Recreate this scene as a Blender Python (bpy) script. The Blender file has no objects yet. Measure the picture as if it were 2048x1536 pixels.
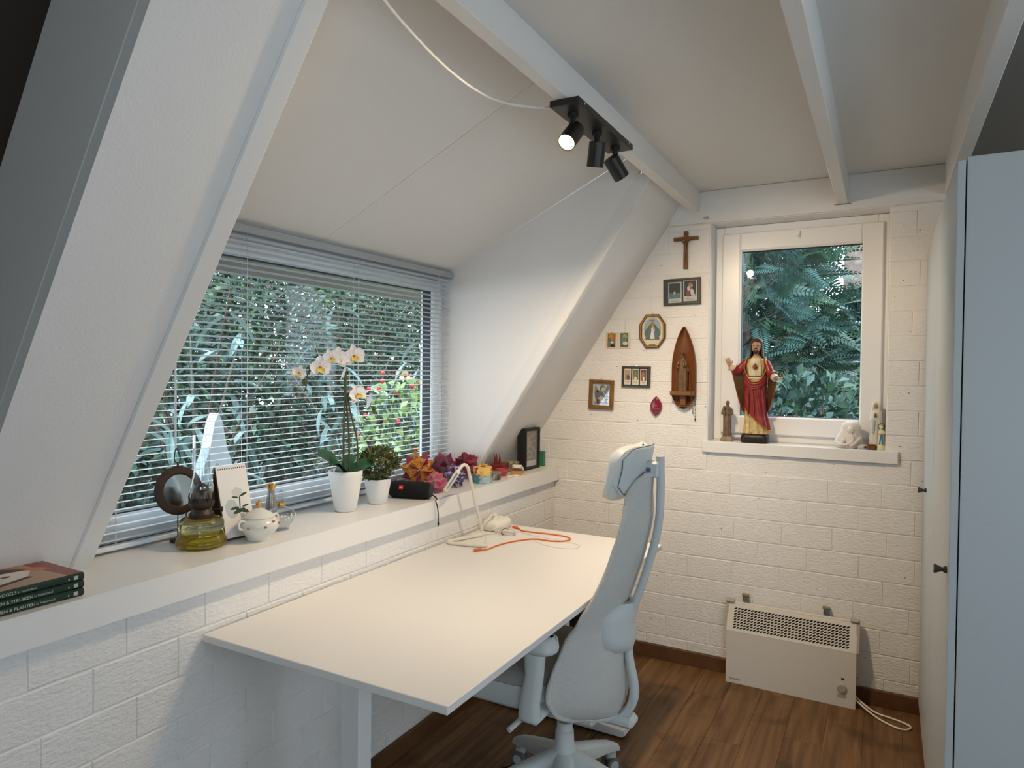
import bpy, bmesh, math, random
import numpy as np
from mathutils import Matrix, Vector
random.seed(7); rng = np.random.default_rng(7)
S = bpy.context.scene
COL = S.collection
PI = math.pi
# ------------------------------------------------------------------ camera, sky, exposure
cd = bpy.data.cameras.new('camera'); cam = bpy.data.objects.new('camera', cd); COL.objects.link(cam)
cd.sensor_width = 36.0; cd.lens = 36.0 * 1363.13 / 2048.0; cd.clip_start = 0.02; cd.clip_end = 200
cam.matrix_world = Matrix.Translation((0, 0, 1.49)) @ Matrix.Rotation(0.5021, 4, 'Z') @ Matrix.Rotation(1.5517, 4, 'X') @ Matrix.Rotation(0.0101, 4, 'Z')
S.camera = cam
S.view_settings.view_transform = 'Standard'; S.view_settings.look = 'None'
S.view_settings.gamma = 1.0; S.view_settings.use_curve_mapping = False
S.view_settings.exposure = 0.22
W = bpy.data.worlds.new('world'); S.world = W; W.use_nodes = True
bg = W.node_tree.nodes['Background']
bg.inputs['Color'].default_value = (0.76, 0.89, 1.0, 1); bg.inputs['Strength'].default_value = 5.0   # even overcast sky
SPOT_E = (23.0, 34.0, 34.0); SPOT_COL = (1.0, 0.77, 0.52)
# ------------------------------------------------------------------ materials
def nd(t, k, x=0, y=0): n = t.nodes.new(k); return n
def mat(name, col, rough=0.5, spec=0.5, metal=0.0, bump=None, var=None, trans=0.0, ior=1.45, emit=None, coat=0.0, sub=0.0, rnd=0.0):
    """bump=(scale,strength[,detail]); var=(scale,amount) noise value variation; rnd = per object value variation"""
    m = bpy.data.materials.new(name); m.use_nodes = True; t = m.node_tree
    b = t.nodes['Principled BSDF']; I = b.inputs
    I['Base Color'].default_value = (*col, 1); I['Roughness'].default_value = rough
    I['Specular IOR Level'].default_value = spec; I['Metallic'].default_value = metal
    I['Transmission Weight'].default_value = trans; I['IOR'].default_value = ior; I['Coat Weight'].default_value = coat
    if sub: I['Subsurface Weight'].default_value = sub; I['Subsurface Radius'].default_value = (.01, .01, .01)
    if emit: I['Emission Color'].default_value = (*emit[0], 1); I['Emission Strength'].default_value = emit[1]
    tc = nd(t, 'ShaderNodeTexCoord')
    if bump:
        n = nd(t, 'ShaderNodeTexNoise'); n.inputs['Scale'].default_value = bump[0]; n.inputs['Detail'].default_value = 4
        bp = nd(t, 'ShaderNodeBump'); bp.inputs['Strength'].default_value = bump[1]; bp.inputs['Distance'].default_value = 0.01
        t.links.new(tc.outputs['Object'], n.inputs['Vector']); t.links.new(n.outputs['Fac'], bp.inputs['Height']); t.links.new(bp.outputs['Normal'], I['Normal'])
    if var or rnd:
        h = nd(t, 'ShaderNodeHueSaturation'); h.inputs['Color'].default_value = (*col, 1)
        if var:
            n = nd(t, 'ShaderNodeTexNoise'); n.inputs['Scale'].default_value = var[0]; n.inputs['Detail'].default_value = 3
            mr = nd(t, 'ShaderNodeMapRange'); mr.inputs[1].default_value = .25; mr.inputs[2].default_value = .75
            mr.inputs[3].default_value = 1 - var[1]; mr.inputs[4].default_value = 1 + var[1]
            t.links.new(tc.outputs['Object'], n.inputs['Vector']); t.links.new(n.outputs['Fac'], mr.inputs[0])
            src = mr.outputs[0]
        if rnd:
            oi = nd(t, 'ShaderNodeObjectInfo'); mo = nd(t, 'ShaderNodeMapRange'); mo.inputs[3].default_value = 1 - rnd; mo.inputs[4].default_value = 1 + rnd
            t.links.new(oi.outputs['Random'], mo.inputs[0])
            if var:
                mu = nd(t, 'ShaderNodeMath'); mu.operation = 'MULTIPLY'; t.links.new(src, mu.inputs[0]); t.links.new(mo.outputs[0], mu.inputs[1]); src = mu.outputs[0]
            else: src = mo.outputs[0]
        t.links.new(src, h.inputs['Value']); t.links.new(h.outputs['Color'], I['Base Color'])
    return m
def pane_mat(name, tint=(1, 1, 1), refl=1.0, rough=0.0):
    m = bpy.data.materials.new(name); m.use_nodes = True; t = m.node_tree; t.nodes.clear()
    o = nd(t, 'ShaderNodeOutputMaterial'); mx = nd(t, 'ShaderNodeMixShader'); tr = nd(t, 'ShaderNodeBsdfTransparent'); gl = nd(t, 'ShaderNodeBsdfGlossy')
    lw = nd(t, 'ShaderNodeLayerWeight'); lw.inputs['Blend'].default_value = .5
    pw = nd(t, 'ShaderNodeMath'); pw.operation = 'POWER'; pw.inputs[1].default_value = 5
    mu = nd(t, 'ShaderNodeMath'); mu.operation = 'MULTIPLY_ADD'; mu.inputs[1].default_value = .9 * refl; mu.inputs[2].default_value = .04 * refl
    tr.inputs['Color'].default_value = (*tint, 1); gl.inputs['Roughness'].default_value = rough
    t.links.new(lw.outputs['Facing'], pw.inputs[0]); t.links.new(pw.outputs[0], mu.inputs[0]); t.links.new(mu.outputs[0], mx.inputs[0]); t.links.new(tr.outputs[0], mx.inputs[1]); t.links.new(gl.outputs[0], mx.inputs[2]); t.links.new(mx.outputs[0], o.inputs[0])
    return m
def ramp_mat(name, stops, scale=20, kind='NOISE', rough=0.6, detail=3, spec=.4, stretch=None, constant=False):
    m = mat(name, (1, 1, 1), rough, spec); t = m.node_tree; b = t.nodes['Principled BSDF']
    tc = nd(t, 'ShaderNodeTexCoord'); mp = nd(t, 'ShaderNodeMapping')
    if stretch: mp.inputs['Scale'].default_value = stretch
    t.links.new(tc.outputs['Object'], mp.inputs['Vector'])
    if kind == 'NOISE': n = nd(t, 'ShaderNodeTexNoise'); n.inputs['Detail'].default_value = detail; out = n.outputs['Fac']
    elif kind == 'VORONOI': n = nd(t, 'ShaderNodeTexVoronoi'); out = n.outputs['Distance']
    elif kind == 'CELL': n = nd(t, 'ShaderNodeTexVoronoi'); out = n.outputs['Color']
    else: n = nd(t, 'ShaderNodeTexWave'); n.inputs['Distortion'].default_value = 4; out = n.outputs['Fac']
    n.inputs['Scale'].default_value = scale; t.links.new(mp.outputs[0], n.inputs['Vector'])
    r = nd(t, 'ShaderNodeValToRGB'); r.color_ramp.interpolation = 'CONSTANT' if constant else 'LINEAR'
    e = r.color_ramp.elements
    while len(e) < len(stops): e.new(.5)
    for el, (p, c) in zip(e, stops): el.position = p; el.color = (*c, 1)
    t.links.new(out, r.inputs[0]); t.links.new(r.outputs[0], b.inputs['Base Color'])
    return m
M = {}
def paint_brick(name):
    m = mat(name, (.83, .815, .79), .62, .3); t = m.node_tree; b = t.nodes['Principled BSDF']
    tc = nd(t, 'ShaderNodeTexCoord'); ge = nd(t, 'ShaderNodeNewGeometry')
    n1 = nd(t, 'ShaderNodeTexNoise'); n1.inputs['Scale'].default_value = 55; n1.inputs['Detail'].default_value = 5
    mp = nd(t, 'ShaderNodeMapping'); mp.inputs['Scale'].default_value = (1, 1, 2.2)
    t.links.new(ge.outputs['Position'], mp.inputs[0]); t.links.new(mp.outputs[0], n1.inputs['Vector'])
    v = nd(t, 'ShaderNodeTexVoronoi'); v.inputs['Scale'].default_value = 34; t.links.new(mp.outputs[0], v.inputs['Vector'])
    # sparse pits: small distance and a random cell value above a threshold
    lt = nd(t, 'ShaderNodeMapRange'); lt.inputs[1].default_value = .05; lt.inputs[2].default_value = .16; lt.inputs[3].default_value = 1; lt.inputs[4].default_value = 0
    t.links.new(v.outputs['Distance'], lt.inputs[0])
    sp = nd(t, 'ShaderNodeSeparateColor'); t.links.new(v.outputs['Color'], sp.inputs[0])
    gt = nd(t, 'ShaderNodeMath'); gt.operation = 'GREATER_THAN'; gt.inputs[1].default_value = .86; t.links.new(sp.outputs[0], gt.inputs[0])
    pit = nd(t, 'ShaderNodeMath'); pit.operation = 'MULTIPLY'; t.links.new(lt.outputs[0], pit.inputs[0]); t.links.new(gt.outputs[0], pit.inputs[1])
    sb = nd(t, 'ShaderNodeMath'); sb.operation = 'MULTIPLY_ADD'; sb.inputs[1].default_value = -1.2; t.links.new(pit.outputs[0], sb.inputs[0]); t.links.new(n1.outputs['Fac'], sb.inputs[2])
    bp = nd(t, 'ShaderNodeBump'); bp.inputs['Strength'].default_value = .6; bp.inputs['Distance'].default_value = .007
    t.links.new(sb.outputs[0], bp.inputs['Height']); t.links.new(bp.outputs[0], b.inputs['Normal'])
    # a few pits show the dark brick
    g2 = nd(t, 'ShaderNodeMath'); g2.operation = 'GREATER_THAN'; g2.inputs[1].default_value = .965; t.links.new(sp.outputs[0], g2.inputs[0])
    l2 = nd(t, 'ShaderNodeMath'); l2.operation = 'LESS_THAN'; l2.inputs[1].default_value = .13; t.links.new(v.outputs['Distance'], l2.inputs[0])
    dk = nd(t, 'ShaderNodeMath'); dk.operation = 'MULTIPLY'; t.links.new(g2.outputs[0], dk.inputs[0]); t.links.new(l2.outputs[0], dk.inputs[1])
    mx = nd(t, 'ShaderNodeMix'); mx.data_type = 'RGBA'; mx.inputs[6].default_value = (.83, .815, .79, 1); mx.inputs[7].default_value = (.16, .13, .11, 1)
    t.links.new(dk.outputs[0], mx.inputs[0]); t.links.new(mx.outputs[2], b.inputs['Base Color'])
    return m
M['brick'] = paint_brick('painted_brick')
M['wall'] = mat('painted_board', (.80, .785, .765), .6, .3, bump=(160, .08))
M['ceil'] = mat('ceiling_board', (.77, .755, .73), .7, .25, bump=(120, .08))
M['beam'] = mat('painted_beam', (.76, .75, .73), .45, .4, bump=(40, .05))
M['white'] = mat('white_gloss_paint', (.83, .82, .80), .32, .5, bump=(30, .03))
M['rear'] = mat('mid_grey_rear_wall', (.30, .29, .28), .8, .2)
M['sill'] = mat('white_sill_paint', (.82, .815, .80), .28, .5, bump=(25, .04))
M['upvc'] = mat('white_frame', (.86, .86, .85), .3, .5)
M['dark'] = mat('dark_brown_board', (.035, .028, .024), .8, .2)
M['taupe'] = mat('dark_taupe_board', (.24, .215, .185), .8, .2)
M['gasket'] = mat('dark_gasket', (.05, .055, .06), .6, .3)
M['black'] = mat('black_plastic', (.012, .012, .013), .5, .4)
M['glass'] = pane_mat('window_glass'); M['glass1'] = pane_mat('wide_window_glass', refl=.45)
M['skirt'] = mat('brown_skirting_wood', (.115, .052, .022), .5, .35, bump=(60, .1), var=(14, .25))
# ------------------------------------------------------------------ mesh builder
class MB:
    def __init__(s): s.v = []; s.f = []; s.m = []; s.X = None; s.mi = 0
    def add(s, vs, fs):
        o = len(s.v)
        if s.X is not None: vs = [tuple(s.X @ Vector(p)) for p in vs]
        s.v += [tuple(p) for p in vs]
        for f in fs: s.f.append([o + i for i in f]); s.m.append(s.mi)
        return s
    def box(s, c, d, ch=0.0, R=None):
        hx, hy, hz = d[0] / 2, d[1] / 2, d[2] / 2
        ch = min(ch, hx * .95, hy * .95, hz * .95)
        if ch <= 0:
            vs = [(x * hx, y * hy, z * hz) for x in (-1, 1) for y in (-1, 1) for z in (-1, 1)]
            fs = [(0, 1, 3, 2), (4, 6, 7, 5), (0, 4, 5, 1), (2, 3, 7, 6), (0, 2, 6, 4), (1, 5, 7, 3)]
        else:
            vs = []; idx = {}
            for x in (-1, 1):
                for y in (-1, 1):
                    for z in (-1, 1):
                        for a in range(3):
                            p = [x * hx, y * hy, z * hz]
                            for b in range(3):
                                if b != a: p[b] -= (x, y, z)[b] * ch
                            idx[(x, y, z, a)] = len(vs); vs.append(tuple(p))
            fs = []
            for a in range(3):
                b, c2 = (a + 1) % 3, (a + 2) % 3
                for sg in (-1, 1):
                    q = []
                    for (u, w) in ((-1, -1), (1, -1), (1, 1), (-1, 1)):
                        k = [0, 0, 0]; k[a] = sg; k[b] = u; k[c2] = w; q.append(idx[(*k, a)])
                    fs.append(q if sg > 0 else q[::-1])
                for u in (-1, 1):
                    for w in (-1, 1):
                        q = []
                        for sg, o in ((-1, b), (1, b), (1, c2), (-1, c2)):
                            k = [0, 0, 0]; k[a] = sg; k[b] = u; k[c2] = w; q.append(idx[(*k, o)])
                        fs.append(q)
            for x in (-1, 1):
                for y in (-1, 1):
                    for z in (-1, 1): fs.append([idx[(x, y, z, a)] for a in range(3)])
        if R is not None: vs = [tuple(R @ Vector(p)) for p in vs]
        return s.add([(p[0] + c[0], p[1] + c[1], p[2] + c[2]) for p in vs], fs)
    def bx(s, a, b, ch=0.0):
        return s.box([(a[i] + b[i]) / 2 for i in range(3)], [abs(b[i] - a[i]) for i in range(3)], ch)
    def loft(s, rings, cap=True, closed=True):
        n = len(rings[0]); vs = [p for r in rings for p in r]; fs = []
        for i in range(len(rings) - 1):
            for j in range(n if closed else n - 1):
                k = (j + 1) % n; fs.append((i * n + j, i * n + k, (i + 1) * n + k, (i + 1) * n + j))
        if cap and closed: fs.append(list(range(n))[::-1]); fs.append([(len(rings) - 1) * n + j for j in range(n)])
        return s.add(vs, fs)
    def lathe(s, prof, n=24, c=(0, 0, 0), cap=True, sy=1.0):
        return s.loft([[(c[0] + r * math.cos(2 * PI * j / n), c[1] + r * sy * math.sin(2 * PI * j / n), c[2] + z) for j in range(n)] for r, z in prof], cap)
    def tube(s, pts, r, n=8, closed=False, cap=True, flat=1.0):
        P = [Vector(p) for p in pts]; L = len(P)
        rs = r if isinstance(r, (list, tuple)) else [r] * L
        T = []
        for i in range(L):
            a = P[(i - 1) % L] if (closed or i > 0) else P[i]; b = P[(i + 1) % L] if (closed or i < L - 1) else P[i]
            T.append((b - a).normalized())
        up = Vector((0, 0, 1)) if abs(T[0].z) < .9 else Vector((1, 0, 0))
        N = T[0].cross(up).normalized(); rings = []
        for i in range(L):
            if i: N = (N - T[i] * N.dot(T[i])).normalized()
            B = T[i].cross(N)
            rings.append([tuple(P[i] + (N * math.cos(2 * PI * j / n) + B * math.sin(2 * PI * j / n) * flat) * rs[i]) for j in range(n)])
        if closed: rings.append(rings[0]); return s.loft(rings, False)
        return s.loft(rings, cap)
    def cyl(s, p0, p1, r0, r1=None, n=20): return s.tube([p0, p1], [r0, r0 if r1 is None else r1], n)
    def prism(s, poly, axis, a, b):
        def mk(p, t): return (t, p[0], p[1]) if axis == 'x' else ((p[0], t, p[1]) if axis == 'y' else (p[0], p[1], t))
        return s.loft([[mk(p, a) for p in poly], [mk(p, b) for p in poly]])
    def ball(s, c, r, n=12, m=8):
        if not isinstance(r, (list, tuple)): r = (r, r, r)
        rings = []
        for i in range(m + 1):
            t = PI * (i + .0) / m; q = max(math.sin(t), 1e-3)
            rings.append([(c[0] + r[0] * q * math.cos(2 * PI * j / n), c[1] + r[1] * q * math.sin(2 * PI * j / n), c[2] - r[2] * math.cos(t)) for j in range(n)])
        return s.loft(rings)
    def sheet(s, g, th=0.0):
        """grid g[i][j] of points, given thickness along the averaged normal when th"""
        a, b = len(g), len(g[0]); vs = [p for r in g for p in r]
        fs = [(i * b + j, i * b + j + 1, (i + 1) * b + j + 1, (i + 1) * b + j) for i in range(a - 1) for j in range(b - 1)]
        if th:
            G = np.array(g, float); du = np.gradient(G, axis=0); dv = np.gradient(G, axis=1); N = np.cross(du, dv)
            N /= np.linalg.norm(N, axis=2, keepdims=True) + 1e-12; H = (G + N * th).reshape(-1, 3); o = len(vs); vs = vs + [tuple(p) for p in H]
            fs = fs + [tuple(o + i for i in f[::-1]) for f in fs]
            rim = [(0, j) for j in range(b)] + [(i, b - 1) for i in range(1, a)] + [(a - 1, j) for j in range(b - 2, -1, -1)] + [(i, 0) for i in range(a - 2, 0, -1)]
            ids = [i * b + j for i, j in rim]
            for k in range(len(ids)):
                p, q = ids[k], ids[(k + 1) % len(ids)]; fs.append((p, q, o + q, o + p))
        return s.add(vs, fs)
    def mesh(s, name, mats, smooth=None, fix=True):
        me = bpy.data.meshes.new(name); me.from_pydata(s.v, [], s.f)
        for m in (mats if isinstance(mats, (list, tuple)) else [mats]): me.materials.append(M[m] if isinstance(m, str) else m)
        if any(s.m): me.polygons.foreach_set('material_index', s.m)
        if fix:
            b = bmesh.new(); b.from_mesh(me); bmesh.ops.recalc_face_normals(b, faces=b.faces); b.to_mesh(me); b.free()
        if smooth:
            me.polygons.foreach_set('use_smooth', [True] * len(me.polygons)); me.set_sharp_from_angle(angle=math.radians(smooth))
        me.update(); return me
    def build(s, name, mats, parent=None, smooth=None, **k):
        return put(name, s.mesh(name, mats, smooth, k.pop('fix', True)), parent, **k)
def put(name, me, parent=None, label=None, cat=None, group=None, kind=None, loc=None, rot=None):
    o = bpy.data.objects.new(name, me); COL.objects.link(o)
    if parent: o.parent = parent
    if loc: o.location = loc
    if rot: o.rotation_euler = rot
    if label: o['label'] = label
    if cat: o['category'] = cat
    if group: o['group'] = group
    if kind: o['kind'] = kind
    return o
def thing(name, label, cat, loc=(0, 0, 0), rz=0, group=None, kind=None): return put(name, None, None, label, cat, group, kind, loc, (0, 0, rz))
def copy_tree(o, parent=None):
    c = o.copy(); COL.objects.link(c)
    if parent: c.parent = parent
    for ch in list(o.children): copy_tree(ch, c)
    return c
def arc(c, r, a0, a1, n, ax='xz', other=0):
    out = []
    for i in range(n + 1):
        a = a0 + (a1 - a0) * i / n; u, v = c[0] + r * math.cos(a), c[1] + r * math.sin(a)
        out.append((u, other, v) if ax == 'xz' else ((u, v, other) if ax == 'xy' else (other, u, v)))
    return out
def smooth_path(pts, k=6):
    P = [Vector(p) for p in pts]; out = []
    for i in range(len(P) - 1):
        p0 = P[max(i - 1, 0)]; p1 = P[i]; p2 = P[i + 1]; p3 = P[min(i + 2, len(P) - 1)]
        for j in range(k):
            t = j / k; out.append(tuple(.5 * ((2 * p1) + (p2 - p0) * t + (2 * p0 - 5 * p1 + 4 * p2 - p3) * t * t + (3 * p1 - p0 - 3 * p2 + p3) * t ** 3)))
    out.append(tuple(P[-1])); return out
def text(name, body, size, m, parent, M4, ext=.0002, label=None, align='CENTER'):
    c = bpy.data.curves.new(name, 'FONT'); c.body = body; c.size = size; c.extrude = ext; c.align_x = align; c.align_y = 'CENTER'; c.resolution_u = 2
    o = bpy.data.objects.new(name, c); COL.objects.link(o); bpy.context.view_layer.update()
    me = bpy.data.meshes.new_from_object(o.evaluated_get(bpy.context.evaluated_depsgraph_get())); bpy.data.objects.remove(o)
    me.transform(M4); me.materials.clear(); me.materials.append(M[m]); return put(name, me, parent, label=label)
def frame4(ex, ey, o):
    ex = Vector(ex).normalized(); ey = Vector(ey).normalized(); ez = ex.cross(ey)
    m = Matrix((ex, ey, ez)).transposed().to_4x4(); m.translation = Vector(o); return m
# ------------------------------------------------------------------ room shell
ST = dict(kind='structure')
YB = 3.47
def SX(z, o): return -1.709 - .836 * o + (z - 1.162 - .549 * o) * .6567     # the roof slope: x at height z, o metres outside its inner face
def DZ(x): return 1.989 + (x + 1.936) * .4747                                 # the dormer ceiling
brick_cache = {}
def brick_mesh(L, H, axis, var):
    key = (round(L, 3), round(H, 3), axis, var)
    if key not in brick_cache:
        r = random.Random(hash(key) % 9999); b = MB(); d = .0032
        q = [(-L / 2, -H / 2), (L / 2, -H / 2), (L / 2, H / 2), (-L / 2, H / 2)]
        back = [(u, 0, w) for u, w in q]; k = .0022
        mid = [(u + r.uniform(-.0012, .0012), -d + .0022, w + r.uniform(-.0015, .0015)) for u, w in q]
        fr = [(u - math.copysign(k, u) + r.uniform(-.001, .001), -d + r.uniform(-.0010, .0010), w - math.copysign(k, w) + r.uniform(-.0015, .0015)) for u, w in q]
        b.loft([back, mid, fr])
        if axis == 'x': b.v = [(-v[1], v[0], v[2]) for v in b.v]
        brick_cache[key] = b.mesh('brick', 'brick')
    return brick_cache[key]
def lay(parent, axis, plane, u0, u1, z0, z1, holes=()):
    """courses of stretcher bricks on a wall; bed joints at .34 + n * .11"""
    n0 = math.floor((z0 - .34) / .11); z = .34 + n0 * .11; row = 0
    while z < z1 - .02:
        a, b = max(z + .0022, z0), min(z + .1078, z1); off = (.11 if row % 2 else 0.) + random.uniform(-.02, .02)
        cuts = [(u0, u1)]
        for (h0, h1, k0, k1) in holes:
            if b > k0 + .01 and a < k1 - .01:
                cuts = [c for p, q in cuts for c in ((p, min(q, h0)), (max(p, h1), q)) if c[1] - c[0] > .02]
        for p, q in cuts:
            u = u0 - .22 + off
            while u < q:
                s, e = max(u + .0005, p), min(u + .2195, q)
                if e - s > .03 and b - a > .02:
                    me = brick_mesh(e - s, b - a, axis, random.randrange(5))
                    c = ((s + e) / 2, plane, (a + b) / 2) if axis == 'y' else (plane, (s + e) / 2, (a + b) / 2)
                    put('brick', me, parent, loc=c)
                u += .22
        z += .11; row += 1
# floor with boards
fl = MB().bx((-1.66, -1.4, -.1), (2.4, 3.5, -.006)).build('floor', 'dark', label='brown wooden board floor of the attic room', cat='floor', **ST)
def wood(name, cols, rough):
    m = mat(name, cols[0], rough, .35); t = m.node_tree; b = t.nodes['Principled BSDF']
    tc = nd(t, 'ShaderNodeTexCoord'); mp = nd(t, 'ShaderNodeMapping'); mp.inputs['Scale'].default_value = (26, 1.6, 26)
    oi = nd(t, 'ShaderNodeObjectInfo'); ad = nd(t, 'ShaderNodeVectorMath'); mlt = nd(t, 'ShaderNodeVectorMath'); mlt.operation = 'SCALE'; mlt.inputs['Scale'].default_value = 37
    cx = nd(t, 'ShaderNodeCombineXYZ'); t.links.new(oi.outputs['Random'], cx.inputs[0]); t.links.new(oi.outputs['Random'], cx.inputs[1]); t.links.new(cx.outputs[0], mlt.inputs[0])
    t.links.new(tc.outputs['Object'], mp.inputs[0]); t.links.new(mp.outputs[0], ad.inputs[0]); t.links.new(mlt.outputs[0], ad.inputs[1])
    n = nd(t, 'ShaderNodeTexNoise'); n.inputs['Scale'].default_value = 1.3; n.inputs['Detail'].default_value = 6; n.inputs['Distortion'].default_value = .6; t.links.new(ad.outputs[0], n.inputs['Vector'])
    r = nd(t, 'ShaderNodeValToRGB'); r.color_ramp.elements[0].color = (*cols[0], 1); r.color_ramp.elements[1].color = (*cols[1], 1); r.color_ramp.elements[0].position = .3; r.color_ramp.elements[1].position = .72
    t.links.new(n.outputs['Fac'], r.inputs[0])
    # worn dark stains
    n2 = nd(t, 'ShaderNodeTexNoise'); n2.inputs['Scale'].default_value = 5; n2.inputs['Detail'].default_value = 4; ge = nd(t, 'ShaderNodeNewGeometry'); t.links.new(ge.outputs['Position'], n2.inputs['Vector'])
    mr = nd(t, 'ShaderNodeMapRange'); mr.inputs[1].default_value = .56; mr.inputs[2].default_value = .68; mr.inputs[3].default_value = 1; mr.inputs[4].default_value = .62; t.links.new(n2.outputs['Fac'], mr.inputs[0])
    mo = nd(t, 'ShaderNodeMapRange'); mo.inputs[3].default_value = .9; mo.inputs[4].default_value = 1.1; t.links.new(oi.outputs['Random'], mo.inputs[0])
    mu = nd(t, 'ShaderNodeMath'); mu.operation = 'MULTIPLY'; t.links.new(mr.outputs[0], mu.inputs[0]); t.links.new(mo.outputs[0], mu.inputs[1])
    h = nd(t, 'ShaderNodeHueSaturation'); t.links.new(r.outputs[0], h.inputs['Color']); t.links.new(mu.outputs[0], h.inputs['Value']); t.links.new(h.outputs[0], b.inputs['Base Color'])
    return m
M['floor'] = wood('worn_floor_wood', ((.095, .045, .018), (.225, .122, .052)), .5)
plank_c = {}
for i in range(14):
    x0 = -1.62 + i * .142; y = .3 - (i * .37) % .9
    while y < 3.46:
        a, b = max(y, .3), min(y + 1.1, 3.465); L = round(b - a, 3)
        if L > .05:
            if L not in plank_c: plank_c[L] = MB().box((0, 0, 0), (.1413, L - .0008, .012), .0005).mesh('floor_board', 'floor')
            put('floor_board', plank_c[L], fl, loc=(x0 + .071, (a + b) / 2, -.006))
        y += 1.1
# brick walls
wl = MB().bx((-1.93, -1.0, 0), (-1.628, YB, .885)).build('wall_left', 'brick', label='low white painted brick wall under the long window ledge', cat='wall', **ST)
lay(wl, 'x', -1.628, .25, YB - .002, .07, .885)
OX0, OX1, OZ0, OZ1 = -.785, .005, 1.09, 2.236
wb = MB()
wb.bx((-2.2, YB + .003, 0), (OX0, 3.66, 2.55)); wb.bx((OX1, YB + .003, 0), (2.4, 3.66, 2.55)); wb.bx((OX0, YB + .003, 0), (OX1, 3.66, OZ0)); wb.bx((OX0, YB + .003, OZ1), (OX1, 3.66, 2.55))
wb = wb.build('wall_back', 'brick', label='white painted brick gable wall with the small window', cat='wall', **ST)
lay(wb, 'y', YB + .003, -1.76, .36, .07, 2.236, holes=((OX0, OX1, OZ0, OZ1),))
MB().bx((2.38, -1.4, 0), (2.42, .2, 2.6)).bx((2.38, 1.6, 0), (2.42, 3.5, 2.6)).bx((2.38, .2, 0), (2.42, 1.6, .95)).bx((2.38, .2, 1.9), (2.42, 1.6, 2.6)).build('wall_right', 'wall', label='plain unseen white wall with an opening added for fill daylight right of the camera', cat='wall', **ST)  # out of view; opening added and sized to let in fill daylight
rw = MB(); rw.bx((-1.95, -1.44, 0), (.6, -1.4, 2.55)).bx((1.95, -1.44, 0), (2.42, -1.4, 2.55)).bx((.6, -1.44, 0), (1.95, -1.4, .6)).bx((.6, -1.44, 1.9), (1.95, -1.4, 2.55))
rw.build('wall_rear', 'rear', label='plain grey wall with a wide opening behind the camera', cat='wall', **ST)
# ledge and skirting
lg = MB(); lg.prism([(-1.995, .885), (-1.60, .883), (-1.60, .96), (-1.995, .96)], 'y', -1.0, 3.468)
lg.build('trim_1', 'sill', label='long white painted window ledge over the brick wall', cat='window ledge', **ST)
MB().bx((-1.6248, .3, 0), (-1.611, YB, .07), .002).build('baseboard_left', 'skirt', label='brown wooden skirting along the left brick wall', cat='skirting', **ST)
MB().bx((-1.61, 3.456, 0), (.6, 3.4694, .07), .002).build('baseboard_back', 'skirt', label='brown wooden skirting along the back brick wall', cat='skirting', **ST)
# roof slope panels and rafters
def slope(y0, y1, o, z0=.96, z1=2.405, th=.03):
    return MB().prism([(SX(z0, o), z0), (SX(z1, o), z1), (SX(z1, o + th), z1), (SX(z0, o + th), z0)], 'y', y0, y1)
slope(.7155, .985, 0).build('wall_slope_left', 'wall', label='sloping white roof panel between the two nearest rafters', cat='wall', **ST)
slope(2.9, YB + .006, 0).build('wall_slope_back', 'wall', label='sloping white roof panel beside the back brick wall', cat='wall', **ST)
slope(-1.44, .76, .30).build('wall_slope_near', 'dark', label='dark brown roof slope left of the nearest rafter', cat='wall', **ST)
def rafter(y0, y1, o0, o1, z1=2.35):
    b = MB(); rings = []
    c = .004
    for z in (.9605, z1): rings.append([(SX(z, o1), y0, z), (SX(z, o0 + c), y0, z), (SX(z, o0), y0 + c, z), (SX(z, o0), y1 - c, z), (SX(z, o0 + c), y1, z), (SX(z, o1), y1, z)])
    return b.loft(rings)
rafter(.7155, .77, .0302, .127, 2.397).build('trim_2', 'beam', label='nearest white rafter at the left edge of the photo', cat='rafter', **ST)
rafter(.719, .78, .1275, .30, 2.397).build('trim_11', 'beam', label='set back white board behind the nearest rafter', cat='rafter', **ST)
rafter(.983, 1.038, -.007, .1, 2.397).build('trim_3', 'beam', label='white rafter to the left of the big window', cat='rafter', **ST)
rafter(2.87, 2.916, -.035, .033).build('trim_4', 'beam', label='white rafter to the right of the big window', cat='rafter', **ST)
# dormer: cheeks, ceiling
def cheek(y0, y1, o, name, lab):
    zt = 1.989; x = SX(.96, o)
    pts = [(-2.0, .96), (x, .96)]
    z = .96
    while DZ(SX(z, o)) > z + .004: z += .004
    pts += [(SX(z, o), z), (-2.0, DZ(-2.0))]
    MB().prism(pts, 'y', y0, y1).build(name, 'wall', label=lab, cat='wall', **ST)
cheek(2.872, 2.9, .031, 'wall_dormer_right', 'white triangular dormer cheek right of the blind')
cheek(1.0, 1.037, .03, 'wall_dormer_left', 'white triangular dormer cheek hidden behind the left rafter')
dc = MB().prism([(-2.0, DZ(-2.0) + .012), (-.884, DZ(-.884) + .012), (-.884, DZ(-.884) + .05), (-2.0, DZ(-2.0) + .05)], 'y', .99, 2.93).build('ceiling_dormer', 'ceil', label='gently sloping white dormer ceiling over the desk', cat='ceiling', **ST)
for y0, y1 in ((.995, 1.9795), (1.9815, 2.8715)):
    MB().prism([(-1.99, DZ(-1.99)), (-.884, DZ(-.884)), (-.884, DZ(-.884) + .012), (-1.99, DZ(-1.99) + .012)], 'y', y0, y1).build('ceiling_panel', 'ceil', dc)
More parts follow.
